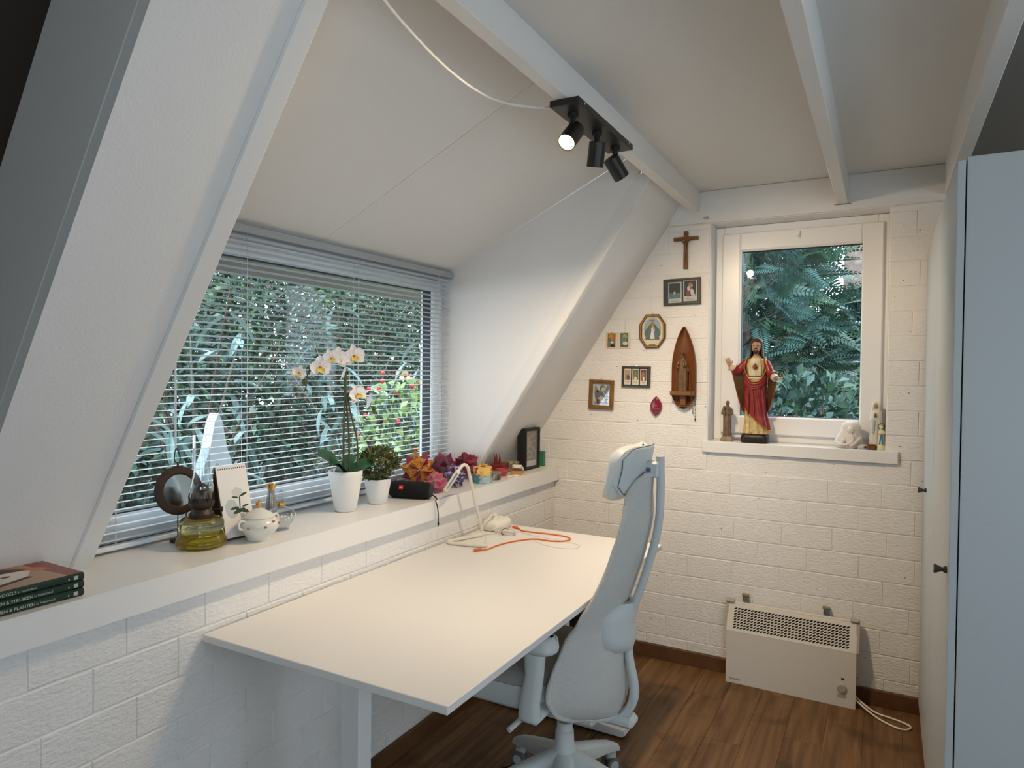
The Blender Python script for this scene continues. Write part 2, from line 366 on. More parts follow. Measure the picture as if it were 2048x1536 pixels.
# flat ceiling, beams
ZC = 2.397
MB().bx((-.86, -1.4, ZC), (.23, 3.48, ZC + .03)).bx((-1.75, -1.44, ZC + .002), (-.86, .985, ZC + .032)).build('ceiling', 'ceil', label='flat white ceiling between the beams', cat='ceiling', **ST)
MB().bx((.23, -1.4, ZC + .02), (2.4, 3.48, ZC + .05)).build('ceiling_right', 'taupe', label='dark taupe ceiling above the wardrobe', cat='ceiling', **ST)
def beam(x0, x1, z0, z1, y0=-1.4, y1=3.456):
    c = .003; return MB().prism([(x0, z1), (x0, z0 + c), (x0 + c, z0), (x1 - c, z0), (x1, z0 + c), (x1, z1)], 'y', y0, y1)
beam(-.883, -.838, 2.299, 2.52).build('trim_5', 'beam', label='white ceiling beam that carries the spotlight bar', cat='beam', **ST)
beam(-.211, -.166, 2.266, 2.41).build('trim_6', 'beam', label='white ceiling beam ending above the small window', cat='beam', **ST)
beam(.205, .25, 2.266, 2.43).build('trim_7', 'beam', label='white ceiling beam in front of the wardrobe', cat='beam', **ST)
MB().bx((-.99, 3.457, 2.2385), (1.2, 3.478, 2.396), .002).build('trim_8', 'beam', label='white board along the top of the back wall', cat='trim', **ST)
MB().bx((-.222, 3.4575, 2.2625), (-.155, 3.452, 2.2655)).build('trim_9', 'taupe', label='thin dark strip painted as the shadow under the beam end above the small window', cat='shadow strip', **ST)  # dark strip stands in for the shadow below the beam end
# small window
w2 = thing('window_2', 'small white framed window in the back brick wall', 'window', (0, 0, 0), kind='structure')
def ring4(x0, x1, z0, z1, w, y0, y1, ch=.003, wb=None):
    b = MB(); wb = wb or w
    b.bx((x0, y0, z0), (x0 + w, y1, z1), ch); b.bx((x1 - w, y0, z0), (x1, y1, z1), ch); b.bx((x0 + w, y0, z1 - w), (x1 - w, y1, z1), ch); b.bx((x0 + w, y0, z0), (x1 - w, y1, z0 + wb), ch); return b
ring4(-.783, .003, 1.15, 2.234, .046, 3.592, 3.655).build('frame', 'upvc', w2)
ring4(-.744, -.020, 1.186, 2.196, .088, 3.572, 3.64, .005).build('sash', 'upvc', w2)
ring4(-.66, -.096, 1.266, 2.114, .011, 3.579, 3.63, .004).build('glazing_bead', 'upvc', w2)
ring4(-.651, -.105, 1.275, 2.105, .004, 3.588, 3.62, 0).build('gasket', 'gasket', w2)
MB().bx((-.65, 3.601, 1.277), (-.106, 3.607, 2.103)).build('pane', 'glass', w2)
MB().bx((-.69, 3.560, 1.166), (-.63, 3.588, 1.178), .003).build('frame_catch', 'upvc', w2)
b = MB(); b.box((-.385, 3.566, 2.17), (.014, .012, .03), .003); b.cyl((-.385, 3.562, 2.16), (-.385, 3.55, 2.15), .004, .003, 8)
b.build('hook', 'upvc', w2)
b = MB(); b.bx((-.806, 3.452, 1.093), (.053, 3.66, 1.15), .003)
b.build('sill', 'sill', w2)
b = MB(); b.bx((OX0 - .001, 3.474, 1.15), (OX0 + .004, 3.6, 2.236)); b.bx((OX1 - .004, 3.474, 1.15), (OX1 + .001, 3.6, 2.236)); b.build('reveal', 'wall', w2)
# big window behind the blind
w1 = thing('window_1', 'wide white framed window behind the venetian blind', 'window', (0, 0, 0), kind='structure')
def ringx(y0, y1, z0, z1, wy, wb, wt, x0, x1, ch=.003):
    b = MB(); b.bx((x0, y0, z0), (x1, y0 + wy, z1), ch); b.bx((x0, y1 - wy, z0), (x1, y1, z1), ch); b.bx((x0, y0 + wy, z1 - wt), (x1, y1 - wy, z1), ch); b.bx((x0, y0 + wy, z0), (x1, y1 - wy, z0 + wb), ch); return b
ringx(1.02, 2.872, .965, 1.99, .055, .055, .06, -2.06, -1.985).build('frame', 'upvc', w1)
ringx(1.07, 2.82, 1.0, 1.94, .05, .055, .055, -2.05, -1.972, .006).build('sash', 'upvc', w1)
ringx(1.118, 2.772, 1.053, 1.887, .006, .006, .006, -2.03, -1.985, 0).build('gasket', 'gasket', w1)
MB().bx((-2.014, 1.12, 1.055), (-2.008, 2.77, 1.885)).build('pane', 'glass1', w1)
MB().bx((-1.994, 1.021, .9605), (-1.955, 2.871, .972), .002).build('threshold', 'gasket', w1)
# roof overhang outside
MB().prism([(-2.05, 1.98), (-2.5, 1.90), (-2.5, 1.95), (-2.05, 2.05)], 'y', .5, 3.6).build('trim_10', 'taupe', label='dark roof overhang outside above the big window', cat='eaves', **ST)
# ------------------------------------------------------------------ the garden
def leafmat(name, c, rough=.45): return mat(name, c, rough, .5, var=(3, .3))
M['leaf_dark'] = leafmat('leaf_dark', (.022, .055, .034)); M['leaf_mid'] = leafmat('leaf_mid', (.060, .135, .08)); M['leaf_light'] = leafmat('leaf_light', (.21, .35, .12))
M['leaf_blue'] = leafmat('leaf_blue', (.065, .14, .125), .35); M['leaf_pale'] = leafmat('leaf_pale', (.19, .31, .29), .35); M['leaf_lime'] = leafmat('leaf_lime', (.36, .50, .20)); M['twig'] = mat('twig_bark', (.10, .075, .055), .8)
M['leaf_brown'] = leafmat('leaf_brown', (.05, .036, .03)); M['bark'] = mat('tree_bark', (.20, .155, .13), .9, bump=(30, .8), var=(9, .4)); M['berry'] = mat('red_berry', (.62, .02, .03), .3)
M['soil'] = mat('dark_soil', (.06, .055, .04), .95, bump=(20, .6), var=(4, .4)); M['plastic'] = mat('translucent_plastic', (.74, .82, .86), .25, .5, trans=.35, ior=1.2)
def leaf_mesh(name, P, D, L, Wd, mats, weights=None, droop=0.25):
    """P leaf base points, D directions: folded pointed leaves of length L and width Wd, all one mesh"""
    n = len(P); D = D / (np.linalg.norm(D, axis=1, keepdims=True) + 1e-9)
    A = rng.normal(size=(n, 3)); S1 = np.cross(D, A); S1 /= np.linalg.norm(S1, axis=1, keepdims=True) + 1e-9; N = np.cross(S1, D)
    L = (L * rng.uniform(.65, 1.25, n))[:, None]; w = L * Wd
    dr = np.array([0, 0, -1.]) * L * droop
    v0 = P; v1 = P + D * L * .45 + S1 * w * .5 + N * w * .15; v2 = P + D * L * .45 - S1 * w * .5 + N * w * .15; v3 = P + D * L + dr; vm = P + D * L * .5 - N * w * .02 + dr * .3
    V = np.stack([v0, v1, vm, v2, v3], 1).reshape(-1, 3)
    i = np.arange(n)[:, None] * 5
    F = np.concatenate([i + np.array([[0, 1, 2]]), i + np.array([[0, 2, 3]]), i + np.array([[1, 4, 2]]), i + np.array([[2, 4, 3]])], 1).reshape(-1, 3)
    me = bpy.data.meshes.new(name); me.vertices.add(len(V)); me.vertices.foreach_set('co', V.ravel())
    me.loops.add(F.size); me.loops.foreach_set('vertex_index', F.ravel().astype(np.int32)); me.polygons.add(len(F))
    me.polygons.foreach_set('loop_start', np.arange(len(F), dtype=np.int32) * 3); me.polygons.foreach_set('loop_total', np.full(len(F), 3, np.int32))
    for m in mats: me.materials.append(M[m])
    mi = np.repeat(rng.choice(len(mats), n, p=weights), 4).astype(np.int32); me.polygons.foreach_set('material_index', mi); me.update(calc_edges=True); return me
def shell_pts(n, c, r, inner=.55, lump=5):
    d = rng.normal(size=(n, 3)); d /= np.linalg.norm(d, axis=1, keepdims=True)
    bumps = rng.normal(size=(lump, 3)); bumps /= np.linalg.norm(bumps, axis=1, keepdims=True)
    q = 1 + .22 * np.max(np.clip(d @ bumps.T, 0, 1) ** 6, axis=1) - .1
    rad = q * (inner + (1 - inner) * rng.random(n) ** .5)
    return np.array(c) + d * np.array(r) * rad[:, None], d
def stems(name, base, c, r, n, parent, rad=.012):
    b = MB()
    for k in range(n):
        a = rng.normal(size=3); a /= np.linalg.norm(a); a[2] = abs(a[2]); e = np.array(c) + a * np.array(r) * .8; jj = min(.08, .3 * min(r)); s = np.array(base) + rng.uniform(-jj, jj, 3) * (1, 1, 0)
        m = (s + e) / 2 + rng.uniform(-1.4 * jj, 1.4 * jj, 3); b.tube(smooth_path([tuple(s), tuple(m), tuple(e)], 3), [rad * (1 - .11 * j) for j in range(7)], 5)
    return b.build(name, 'twig', parent)
GZ = .25
def shrub(name, label, c, r, n, L, Wd, mats, weights, group=None, inner=.5, up=.3, ns=7):
    t = thing(name, label, 'shrub' if 'shrub' in name else 'tree', (c[0], c[1], GZ), group=group)
    lc = (0, 0, c[2] - GZ)
    P, d = shell_pts(n, lc, r, inner); D = d * .6 + rng.normal(size=(n, 3)) * .5 + np.array([0, 0, up])
    keep = P[:, 2] > .02; P, D = P[keep], D[keep]
    put('foliage', leaf_mesh('foliage', P, D, L, Wd, mats, weights), t, kind='stuff')
    stems('branches', (0, 0, 0), lc, r, ns, t)
    return t
GX = -2.08
MB().bx((-14, -6, GZ - .1), (GX, 14, GZ)).bx((GX, 3.7, GZ - .1), (6, 14, GZ)).build('ground', 'soil', label='dark garden soil outside the windows', cat='ground', **ST)
hs_ = [(-4.75, 1.7, 1.35), (-4.7, 2.95, 1.45), (-4.75, 4.2, 1.4), (-4.7, 5.45, 1.45)]; nG = 7000; Pg = np.stack([rng.uniform(-4.6, -2.2, nG), rng.uniform(.6, 6, nG), np.full(nG, GZ)], 1); Dg = rng.normal(size=(nG, 3)) * .35 + np.array([0, 0, 1.])
kp = np.ones(nG, bool)
for (gx, gy, gr) in [(x, y, .5) for x, y, z in hs_] + [(-3.05, 3.98, .3), (-2.62, 2.02, .13), (-2.2, 1.83, .32), (-3.5, 2.95, .1), (-3.05, 2.25, .1), (-3.35, 3.75, .1)]: kp &= np.hypot(Pg[:, 0] - gx, Pg[:, 1] - gy) > gr
Pg, Dg = Pg[kp], Dg[kp]
put('grass', leaf_mesh('grass', Pg, Dg, .10, .10, ['leaf_mid', 'leaf_light', 'leaf_brown'], [.4, .35, .25], .1), label='patchy short grass on the ground below the big window', cat='grass', kind='stuff')
# hedge beyond the big window
hs = [(-4.75, 1.7, 1.35), (-4.7, 2.95, 1.45), (-4.75, 4.2, 1.4), (-4.7, 5.45, 1.45), (-4.75, 6.7, 1.4), (-4.7, 7.95, 1.5)]
for i, (x, y, z) in enumerate(hs):
    shrub('hedge_shrub', ['dark hedge shrub beyond the left end of the blind', 'dark twiggy hedge shrub behind the white garden cover', 'hedge shrub straight behind the orchid flowers', 'hedge shrub outside between the orchid and the berry bush', 'hedge shrub right behind the red berried bush', 'hedge shrub farthest right beyond the big window'][i],
          (x, y, z), (.62, .63, 1.35), 6500, .075, .45, ['leaf_dark', 'leaf_mid', 'leaf_brown', 'leaf_blue'], [.38, .27, .15, .2], inner=.35, group=None, ns=10)
for i, (x, y) in enumerate([(-6.3, 1.4), (-6.3, 3.7), (-6.3, 6.0), (-6.3, 8.3), (-6.3, 10.6)]):
    t = shrub('garden_tree', ['tall light green tree farthest left beyond the hedge', 'tall light green tree second from left beyond the hedge', 'tall light green tree in the middle beyond the hedge', 'tall light green tree second from right beyond the hedge', 'tall light green tree farthest right beyond the hedge'][i],
              (x, y, 2.0), (.75, 1.15, 1.75), 6500, .13, .6, ['leaf_mid', 'leaf_light', 'leaf_lime', 'leaf_dark'], [.3, .36, .14, .2], inner=.4)
# big lance leaves: each its own part
def big_leaf(L, w):
    b = MB(); g = []
    for i in range(7):
        t = i / 6; ww = w * math.sin(PI * min(1, t * .96 + .04)) ** .8 + .001; z = -.35 * L * t * t
        g.append([(L * t, -ww / 2, z + .012), (L * t, 0, z), (L * t, ww / 2, z + .012)])
    return b.sheet(g)
lm = [big_leaf(.17, .036).mesh('leaf', m, 40, fix=False) for m in ('leaf_pale', 'leaf_blue', 'leaf_pale')]
def lance(name, label, base, h, n, spread, r, lz=.2):
    t = thing(name, label, 'shrub', (base[0], base[1], GZ)); b = MB(); tips = []
    for k in range(r):
        a = 2 * PI * k / r + random.uniform(-.3, .3); e = (spread * math.cos(a), spread * math.sin(a), h * random.uniform(.6, 1))
        b.tube(smooth_path([(0, 0, 0), (e[0] * .3, e[1] * .3, e[2] * .55), e], 4), [.012 - .001 * j for j in range(9)], 5); tips.append(e)
    b.build('stem', 'twig', t)
    for k in range(n):
        e = random.choice(tips); s = random.uniform(lz, 1); a = random.uniform(0, 2 * PI)
        put('leaf', random.choice(lm), t, loc=(e[0] * s + .02 * math.cos(a), e[1] * s + .02 * math.sin(a), e[2] * s ** .75), rot=(random.uniform(-.4, .4), random.uniform(-.2, .9), a))
lance('lance_leaf_shrub', 'pale lance leaved shrub outside behind the left part of the blind', (-3.05, 2.25), 1.75, 64, .42, 7, .35)
lance('lance_leaf_shrub', 'pale lance leaved shrub outside to the right of the orchid', (-3.35, 3.75), 1.75, 72, .5, 8, .3)
lance('lance_leaf_shrub', 'low pale lance leaved shrub outside low behind the calendar', (-3.5, 2.95), .8, 40, .4, 6, .3)
# red berried bush
t = shrub('berry_shrub', 'pale green bush with red berries outside at the right of the big window', (-3.05, 3.98, .78), (.38, .46, .74), 1300, .085, .55, ['leaf_lime', 'leaf_light', 'leaf_mid'], [.45, .35, .2], inner=.55, ns=8, up=.5)
P, d = shell_pts(60, (0, 0, .53), (.37, .43, .72), .92); bm_ = MB().ball((0, 0, 0), .017, 7, 5).mesh('berry', 'berry', 60)
for p in P:
    if p[2] > .05: put('berry', bm_, t, loc=tuple(p))
# white translucent cover with a stake, standing outside
t = thing('garden_cover', 'pale translucent arched plant cover outside behind the mirror and calendar', 'plant cover', (-2.62, 2.02, GZ))
b = MB(); z0 = .30
outer = [(-.105, z0), (-.10, .62), (-.085, .78), (-.045, .88), (-.02, 1.0), (.0, 1.04), (.02, 1.0), (.045, .88), (.085, .78), (.10, .62), (.105, z0)]
inner = [(.075, z0), (.07, .6), (.055, .72), (.02, .80), (0, .82), (-.02, .80), (-.055, .72), (-.07, .6), (-.075, z0)]
n = len(outer)
inn = [inner[0 if i == 0 else min(len(inner) - 1, round(i * (len(inner) - 1) / (n - 1)))] for i in range(n)][::-1]
ro = [[(-.03, y, z) for y, z in outer], [(.03, y, z) for y, z in outer], [(.02, y, z) for y, z in inn], [(-.02, y, z) for y, z in inn]]
b.loft([[ro[k][i] for k in range(4)] for i in range(n)])
b.build('arch', 'plastic', t, 50)
b = MB()
b.prism([(-.05, .62), (.0, .66), (.05, .62), (.055, .52), (-.055, .50)], 'x', -.01, .012); b.build('panel', 'plastic', t)
MB().cyl((.0, -.0, -.02), (.0, .0, .32), .07, .06, 14).build('foot', 'leaf_dark', t)
MB().cyl((-2.6, 1.905, GZ - .02), (-2.6, 1.905, 1.2), .006, .006, 8).build('garden_stake', 'upvc', label='thin white stake outside left of the plant cover', cat='stake')
b = MB().lathe([(.001, 0), (.036, 0), (.04, .1), (.038, .1), (.034, .006), (.001, .006)], 20, (0, 0, 0), False)
b.build('glass_jar', pane_mat('jar_glass', (.85, .93, .97), 1.6), None, 40, label='small clear glass jar outside behind the calendar', cat='jar', loc=(-2.2, 1.83, GZ + .52))
MB().bx((-.12, -.16, -.52), (.1, .16, -.0005), .006).build('garden_block', 'twig', label='rough garden block under the glass jar outside', cat='block', loc=(-2.2, 1.83, GZ + .52))
# ---- beyond the small window: conifer, laurel, trunk
def frond_geo(L):
    V = []; F = []
    def q(p, d, l, w):
        o = len(V); s = np.cross(d, [0, 0, 1.]); s /= np.linalg.norm(s) + 1e-9
        V.extend([p, p + d * l * .5 + s * w, p + d * l, p + d * l * .5 - s * w]); F.append([o, o + 1, o + 2, o + 3])
    for i in range(12):
        t = .08 + .9 * i / 11; p = np.array([L * t, 0, -.12 * L * t * t])
        ll = L * .34 * (1 - .75 * t) * (.6 + .4 * min(1, t * 5))
        for s in (-1, 1): q(p, np.array([.62, s * .78, -.12]), ll, 0.011)
    q(np.zeros(3), np.array([1, 0, -.1]), L, .004)
    return np.array(V), F
fV, fF = frond_geo(.36); fF = np.array(fF)
def fronds(n, pts, dirs, mats, wts):
    Vs = []; Fs = []; m = []
    for k in range(n):
        d = dirs[k] / np.linalg.norm(dirs[k]); s = np.cross([0, 0, 1.], d); s /= np.linalg.norm(s) + 1e-9; u = np.cross(d, s)
        ro = rng.uniform(-1.5, 1.5); s2 = s * math.cos(ro) + u * math.sin(ro); u2 = np.cross(d, s2)
        R = np.stack([d, s2, u2]); Vs.append(fV * rng.uniform(.7, 1.2) @ R + pts[k]); Fs.append(fF + k * len(fV)); m += [rng.choice(len(mats), p=wts)] * len(fF)
    V = np.concatenate(Vs); F = np.concatenate(Fs)
    me = bpy.data.meshes.new('foliage'); me.vertices.add(len(V)); me.vertices.foreach_set('co', V.ravel()); me.loops.add(F.size); me.loops.foreach_set('vertex_index', F.ravel().astype(np.int32))
    me.polygons.add(len(F)); me.polygons.foreach_set('loop_start', np.arange(len(F), dtype=np.int32) * 4); me.polygons.foreach_set('loop_total', np.full(len(F), 4, np.int32))
    for q in mats: me.materials.append(M[q])
    me.polygons.foreach_set('material_index', np.array(m, np.int32)); me.update(calc_edges=True); return me
for nm, lab, (cx, cy), rr, n, zt in (('conifer_tree', 'feathery blue green conifer filling the left of the small window', (-1.2, 6.6), .92, 2300, 3.9), ('conifer_tree', 'feathery dark conifer behind the large statue in the small window', (.45, 7.9), .8, 1300, 1.9)):
    t = thing(nm, lab, 'tree', (cx, cy, GZ))
    MB().tube([(0, 0, 0), (.02, 0, zt * .6), (0, .02, zt)], [.09, .06, .015], 10).build('trunk', 'bark', t, 60)
    zz = rng.uniform(.1, 1, n) ** .8 * zt; a = rng.uniform(0, 2 * PI, n); rad = rr * (1.05 - .55 * zz / zt) * (.45 + .55 * rng.random(n) ** .6)
    P = np.stack([rad * np.cos(a), rad * np.sin(a), zz - .1], 1); D = np.stack([np.cos(a), np.sin(a), rng.uniform(-.6, .5, n)], 1) + rng.normal(size=(n, 3)) * .45
    put('foliage', fronds(n, P, D, ['leaf_blue', 'leaf_dark', 'leaf_mid'], [.55, .15, .3]), t, kind='stuff')
    b = MB()
    for k in range(40):
        j = rng.integers(n); b.tube([(0, 0, max(.1, P[j, 2] - .25)), tuple(P[j])], [.012, .005], 5)
    b.build('branches', 'twig', t)
shrub('laurel_shrub', 'glossy laurel shrub at the right side of the small window', (.34, 5.9, 1.45), (.55, .5, .9), 3600, .105, .42, ['leaf_mid', 'leaf_blue', 'leaf_light', 'leaf_dark'], [.42, .3, .06, .22], inner=.4, ns=9)
shrub('laurel_shrub', 'low glossy laurel shrub at the bottom of the small window', (-.55, 4.9, .95), (.62, .4, .6), 1800, .10, .42, ['leaf_blue', 'leaf_mid', 'leaf_dark'], [.4, .3, .3], inner=.4, ns=8)
shrub('hedge_shrub', 'dark hedge shrub far behind the small window on the left', (-2.1, 9.3, 2.2), (1.35, .8, 2.6), 9000, .19, .5, ['leaf_dark', 'leaf_mid', 'leaf_blue'], [.5, .25, .25], inner=.4, ns=9)
shrub('hedge_shrub', 'dark hedge shrub far behind the small window on the right', (.45, 9.5, 1.35), (1.5, .7, 1.35), 7000, .19, .5, ['leaf_dark', 'leaf_mid', 'leaf_blue'], [.5, .25, .25], inner=.4, ns=9)
b = MB(); rings = []
for i in range(9):
    z = GZ - .1 + i * .8; r = .17 - .008 * i
    rings.append([(-.50 + .009 * i + (r + .012 * math.sin(5 * j + i)) * math.cos(2 * PI * j / 18), 11.6 + r * math.sin(2 * PI * j / 18), z) for j in range(18)])
b.loft(rings).build('tree_trunk', 'bark', None, 50, label='brown tree trunk at the top right of the small window', cat='tree trunk')
# ------------------------------------------------------------------ desk
M['desk'] = mat('white_laminate', (.80, .79, .77), .38, .4); M['wmetal'] = mat('white_metal', (.74, .755, .755), .42, .5)
DT = .766
t = thing('desk', 'long white office desk standing along the brick wall', 'desk', (-1.2146, 2.01, 0))
MB().box((0, 0, DT - .01), (.80, 1.6, .02), .0015).build('tabletop', 'desk', t)
for s in (-1, 1):
    y = s * .645
    l = put('leg', MB().box((.007, y, .375), (.066, .05, .71), .004).mesh('leg', 'wmetal'), t)
    put('sleeve', MB().box((.007, y, .2), (.074, .058, .34), .004).mesh('sleeve', 'wmetal'), l)
    put('foot', MB().prism([(-.33, .008), (.30, .008), (.314, .018), (.31, .035), (.05, .05), (-.05, .05), (-.33, .035)], 'y', y - .035, y + .035).mesh('foot', 'wmetal'), t)
    put('bracket', MB().box((0, y, DT - .031), (.66, .05, .02), .002).mesh('bracket', 'wmetal'), t)
    for q in (-.28, .28): put('foot_pad', MB().cyl((q, y, 0), (q, y, .009), .018, .016, 12).mesh('foot_pad', 'black'), t)
for x in (-.04, .05): put('rail', MB().box((x, 0, DT - .05), (.03, 1.24, .03), .002).mesh('rail', 'wmetal'), t)
# black box under the desk
t = thing('equipment_box', 'black box standing on the floor behind the far desk leg', 'box', (-1.30, 3.06, 0), rz=.25)
M['blackm'] = mat('matte_black', (.014, .013, .013), .55, .4)
MB().box((0, 0, .2), (.2, .42, .37), .008).build('body', 'blackm', t); MB().box((0, -.2115, .2), (.18, .006, .34), .003).build('front_panel', 'black', t)
MB().box((.07, -.2, .37), (.012, .03, .05), .003).build('plug', 'upvc', t)
for s in (-1, 1): put('foot', MB().box((0, s * .17, .0085), (.19, .03, .017), .003).mesh('foot', 'black'), t)
MB().tube(smooth_path([(-1.02, 2.6, .008), (-1.05, 2.4, .008), (-1.25, 2.15, .008), (-1.22, 1.98, .008), (-1.33, 1.8, .008), (-1.28, 1.62, .008), (-1.36, 1.5, .008), (-1.38, 1.2, .008)], 6), .0065, 8).build('floor_cable', 'black', None, 60, label='dark cable winding over the floor under the desk', cat='cable')
# ------------------------------------------------------------------ office chair (faces the desk, -x)
M['chair'] = mat('pale_grey_plastic', (.60, .645, .645), .45, .4, bump=(220, .03)); M['fabric'] = mat('grey_seat_fabric', (.40, .385, .365), .85, .2, bump=(500, .2))
M['rubber'] = mat('grey_rubber', (.16, .17, .18), .6, .3); M['chrome'] = mat('chrome', (.75, .75, .77), .15, .5, 1.0); M['screw'] = mat('blue_grey_screw', (.16, .2, .28), .4, .5, .6)
def mesh_mat():
    m = mat('knit_mesh', (.60, .60, .58), .8, .2); t = m.node_tree; b = t.nodes['Principled BSDF']
    tc = nd(t, 'ShaderNodeTexCoord'); w = nd(t, 'ShaderNodeTexWave'); w.bands_direction = 'Z'; w.inputs['Scale'].default_value = 90; w.inputs['Distortion'].default_value = .4
    bp = nd(t, 'ShaderNodeBump'); bp.inputs['Strength'].default_value = .35; bp.inputs['Distance'].default_value = .004
    t.links.new(tc.outputs['Object'], w.inputs['Vector']); t.links.new(w.outputs['Fac'], bp.inputs['Height']); t.links.new(bp.outputs[0], b.inputs['Normal']); return m
M['knit'] = mesh_mat()
CX, CY = -.94, 2.11
t = thing('office_chair', 'pale grey high backed swivel chair with headrest at the desk', 'chair', (CX, CY, 0))
# local: +x is the back, y across
for k in range(5):
    a = 2 * PI * k / 5 + math.radians(77); ca, sa = math.cos(a), math.sin(a)
    rings = []
    for i in range(8):
        q = i / 7; r = .03 + .288 * q; w = .034 - .014 * q; zt = .205 - .085 * q - .018 * q * q; h = .070 - .046 * q
        if i == 7: zt -= .006
        rings.append([(r * ca - w * u * sa, r * sa + w * u * ca, z) for u, z in ((-1, zt - h), (-1, zt - .012), (-.55, zt), (.55, zt), (1, zt - .012), (1, zt - h))])
    put('base_leg', MB().loft(rings).mesh('base_leg', 'chair', 50), t)
    c = put('caster', None, t)
    b = MB(); x, y = .308 * ca, .308 * sa; b.cyl((x, y, .045), (x, y, .084), .008, None, 10)
    a2 = a + 1.1 + k; dx, dy = math.cos(a2), math.sin(a2)
    b.ball((x + .012 * -dy, y + .012 * dx, .05), (.02, .02, .02), 10, 6); me = b.mesh('caster', 'chair', 50); c.data = me if False else None
    bpy.data.objects.remove(c); c = put('caster', me, t)
    for s in (-1, 1):
        p0 = Vector((x - .012 * dy, y + .012 * dx, .0275)); ax = Vector((dx, dy, 0))
        put('wheel', MB().tube([p0 + ax * s * .006, p0 + ax * s * .009, p0 + ax * s * .024, p0 + ax * s * .027], [.024, .0275, .0275, .024], 18).mesh('wheel', 'rubber', 40), c)
        put('wheel_cap', MB().tube([p0 + ax * s * .0268, p0 + ax * s * .030], [.018, .016], 16).mesh('wheel_cap', 'chair', 40), c)
MB().lathe([(.001, .11), (.036, .11), (.041, .15), (.041, .19), (.036, .215), (.033, .23), (.031, .27), (.027, .272), (.027, .30), (.001, .30)], 24).build('gas_column', 'chair', t, 40)
MB().cyl((0, 0, .30), (0, 0, .345), .017, None, 16).build('piston', 'rubber', t, 40)
b = MB(); b.box((.0, 0, .385), (.28, .17, .085), .014); b.box((.15, 0, .36), (.20, .07, .035), .012); b.build('tilt_mechanism', 'chair', t)
def rrect(cx, cy, hx, hy, r, n=5):
    out = []
    for (sx, sy, a0) in ((1, 1, 0), (-1, 1, PI / 2), (-1, -1, PI), (1, -1, 1.5 * PI)):
        for i in range(n + 1):
            a = a0 + PI / 2 * i / n; out.append((cx + sx * (hx - r) + r * math.cos(a), cy + sy * (hy - r) + r * math.sin(a)))
    return out
def slab(poly_fn, zs):  # zs: (inset, z)
    return [[(x, y, z) for x, y in poly_fn(i)] for i, z in zs]
sf = lambda i: rrect(-.17, 0, .205 - i, .25 - i, .10)
MB().loft(slab(sf, [(.05, .425), (.012, .428), (.004, .44), (.0, .49), (.004, .503)])).build('seat_shell', 'chair', t, 50)
MB().loft(slab(sf, [(.006, .502), (.0, .510), (.006, .526), (.03, .537), (.1, .540)])).build('seat', 'fabric', t, 60)
MB().tube([(-.04, -.08, .40), (-.02, -.22, .425), (-.045, -.315, .40)], [.008, .008, .009], 10).build('lever', 'chair', t, 60)
MB().tube([(.0, .08, .40), (.0, .2, .41), (.0, .28, .40)], [.008, .008, .009], 10).build('lever', 'chair', t, 60)
for s in (-1, 1):
    ar = put('armrest', None, t); bpy.data.objects.remove(ar)
    b = MB(); rings = []
    for q, x0, x1, z in ((0, -.025, .045, .44), (1, -.02, .045, .49), (2, .0, .058, .58), (3, -.005, .065, .658)):
        yy = s * (.285 + .01 * q / 3); w = .022
        rings.append([(x, y, z) for x, y in rrect((x0 + x1) / 2, yy, (x1 - x0) / 2, w, .02, 3)])
    b.loft(rings); b.box((.01, s * .20, .437), (.07, .20, .028), .010); ar = put('armrest', b.mesh('armrest', 'chair', 50), t)
    pf = lambda i: rrect(-.03, s * .295, .135 - i, .045 - i, .04)
    put('arm_pad', MB().loft(slab(pf, [(.012, .652), (.002, .66), (0, .672), (.003, .697), (.014, .706)])).mesh('arm_pad', 'chair', 50), ar)
# spine: a curved bar behind the mesh
sp = [(.12, .352), (.19, .362), (.225, .395), (.243, .44), (.241, .49), (.228, .55), (.221, .61), (.224, .66), (.238, .73), (.262, .80), (.286, .88), (.307, .96), (.318, 1.03), (.321, 1.09), (.321, 1.15), (.318, 1.225)]
P = smooth_path([(x, 0, z) for x, z in sp], 4)
b = MB(); rings = []
for i, p in enumerate(P):
    q = Vector(P[min(i + 1, len(P) - 1)]) - Vector(P[max(i - 1, 0)]); q.normalize(); N = Vector((q.z, 0, -q.x)); hw = .012 + .008 * max(0, 1 - i / 26); hd = .0115 + .004 * max(0, 1 - i / 26)
    rings.append([tuple(Vector(p) + N * hd * u + Vector((0, hw * v, 0))) for u, v in ((1, -.6), (.6, -1), (-.6, -1), (-1, -.6), (-1, .6), (-.6, 1), (.6, 1), (1, .6))])
b.loft(rings).build('spine', 'chair', t, 50)
# mesh back: half width w, centre x, wrap (edge forward of centre)
prof = [(.385, .118, .10, .07), (.40, .096, .17, .105), (.425, .072, .215, .14), (.465, .055, .247, .162), (.50, .050, .250, .166), (.545, .058, .240, .155), (.60, .075, .224, .132), (.665, .097, .200, .100), (.70, .116, .190, .080), (.765, .155, .175, .062), (.855, .200, .160, .053), (.945, .225, .145, .050), (1.01, .244, .135, .046), (1.05, .249, .129, .042), (1.095, .249, .116, .040), (1.125, .254, .100, .036), (1.153, .268, .070, .028), (1.168, .288, .03, .012)]
fine = []
for p, q in zip(prof[:-1], prof[1:]): fine += [tuple(p[k] + (q[k] - p[k]) * i / 3 for k in range(4)) for i in range(3)]
fine.append(prof[-1]); FA = np.array(fine)
for k in range(1, 4): FA[:, k] = np.convolve(np.pad(FA[:, k], 2, 'edge'), np.ones(5) / 5, 'valid')
def pr(z): return float(np.interp(z, FA[:, 0], FA[:, 1] + FA[:, 3]))
U = [math.sin(PI / 2 * u) for u in np.linspace(-1, 1, 17)]
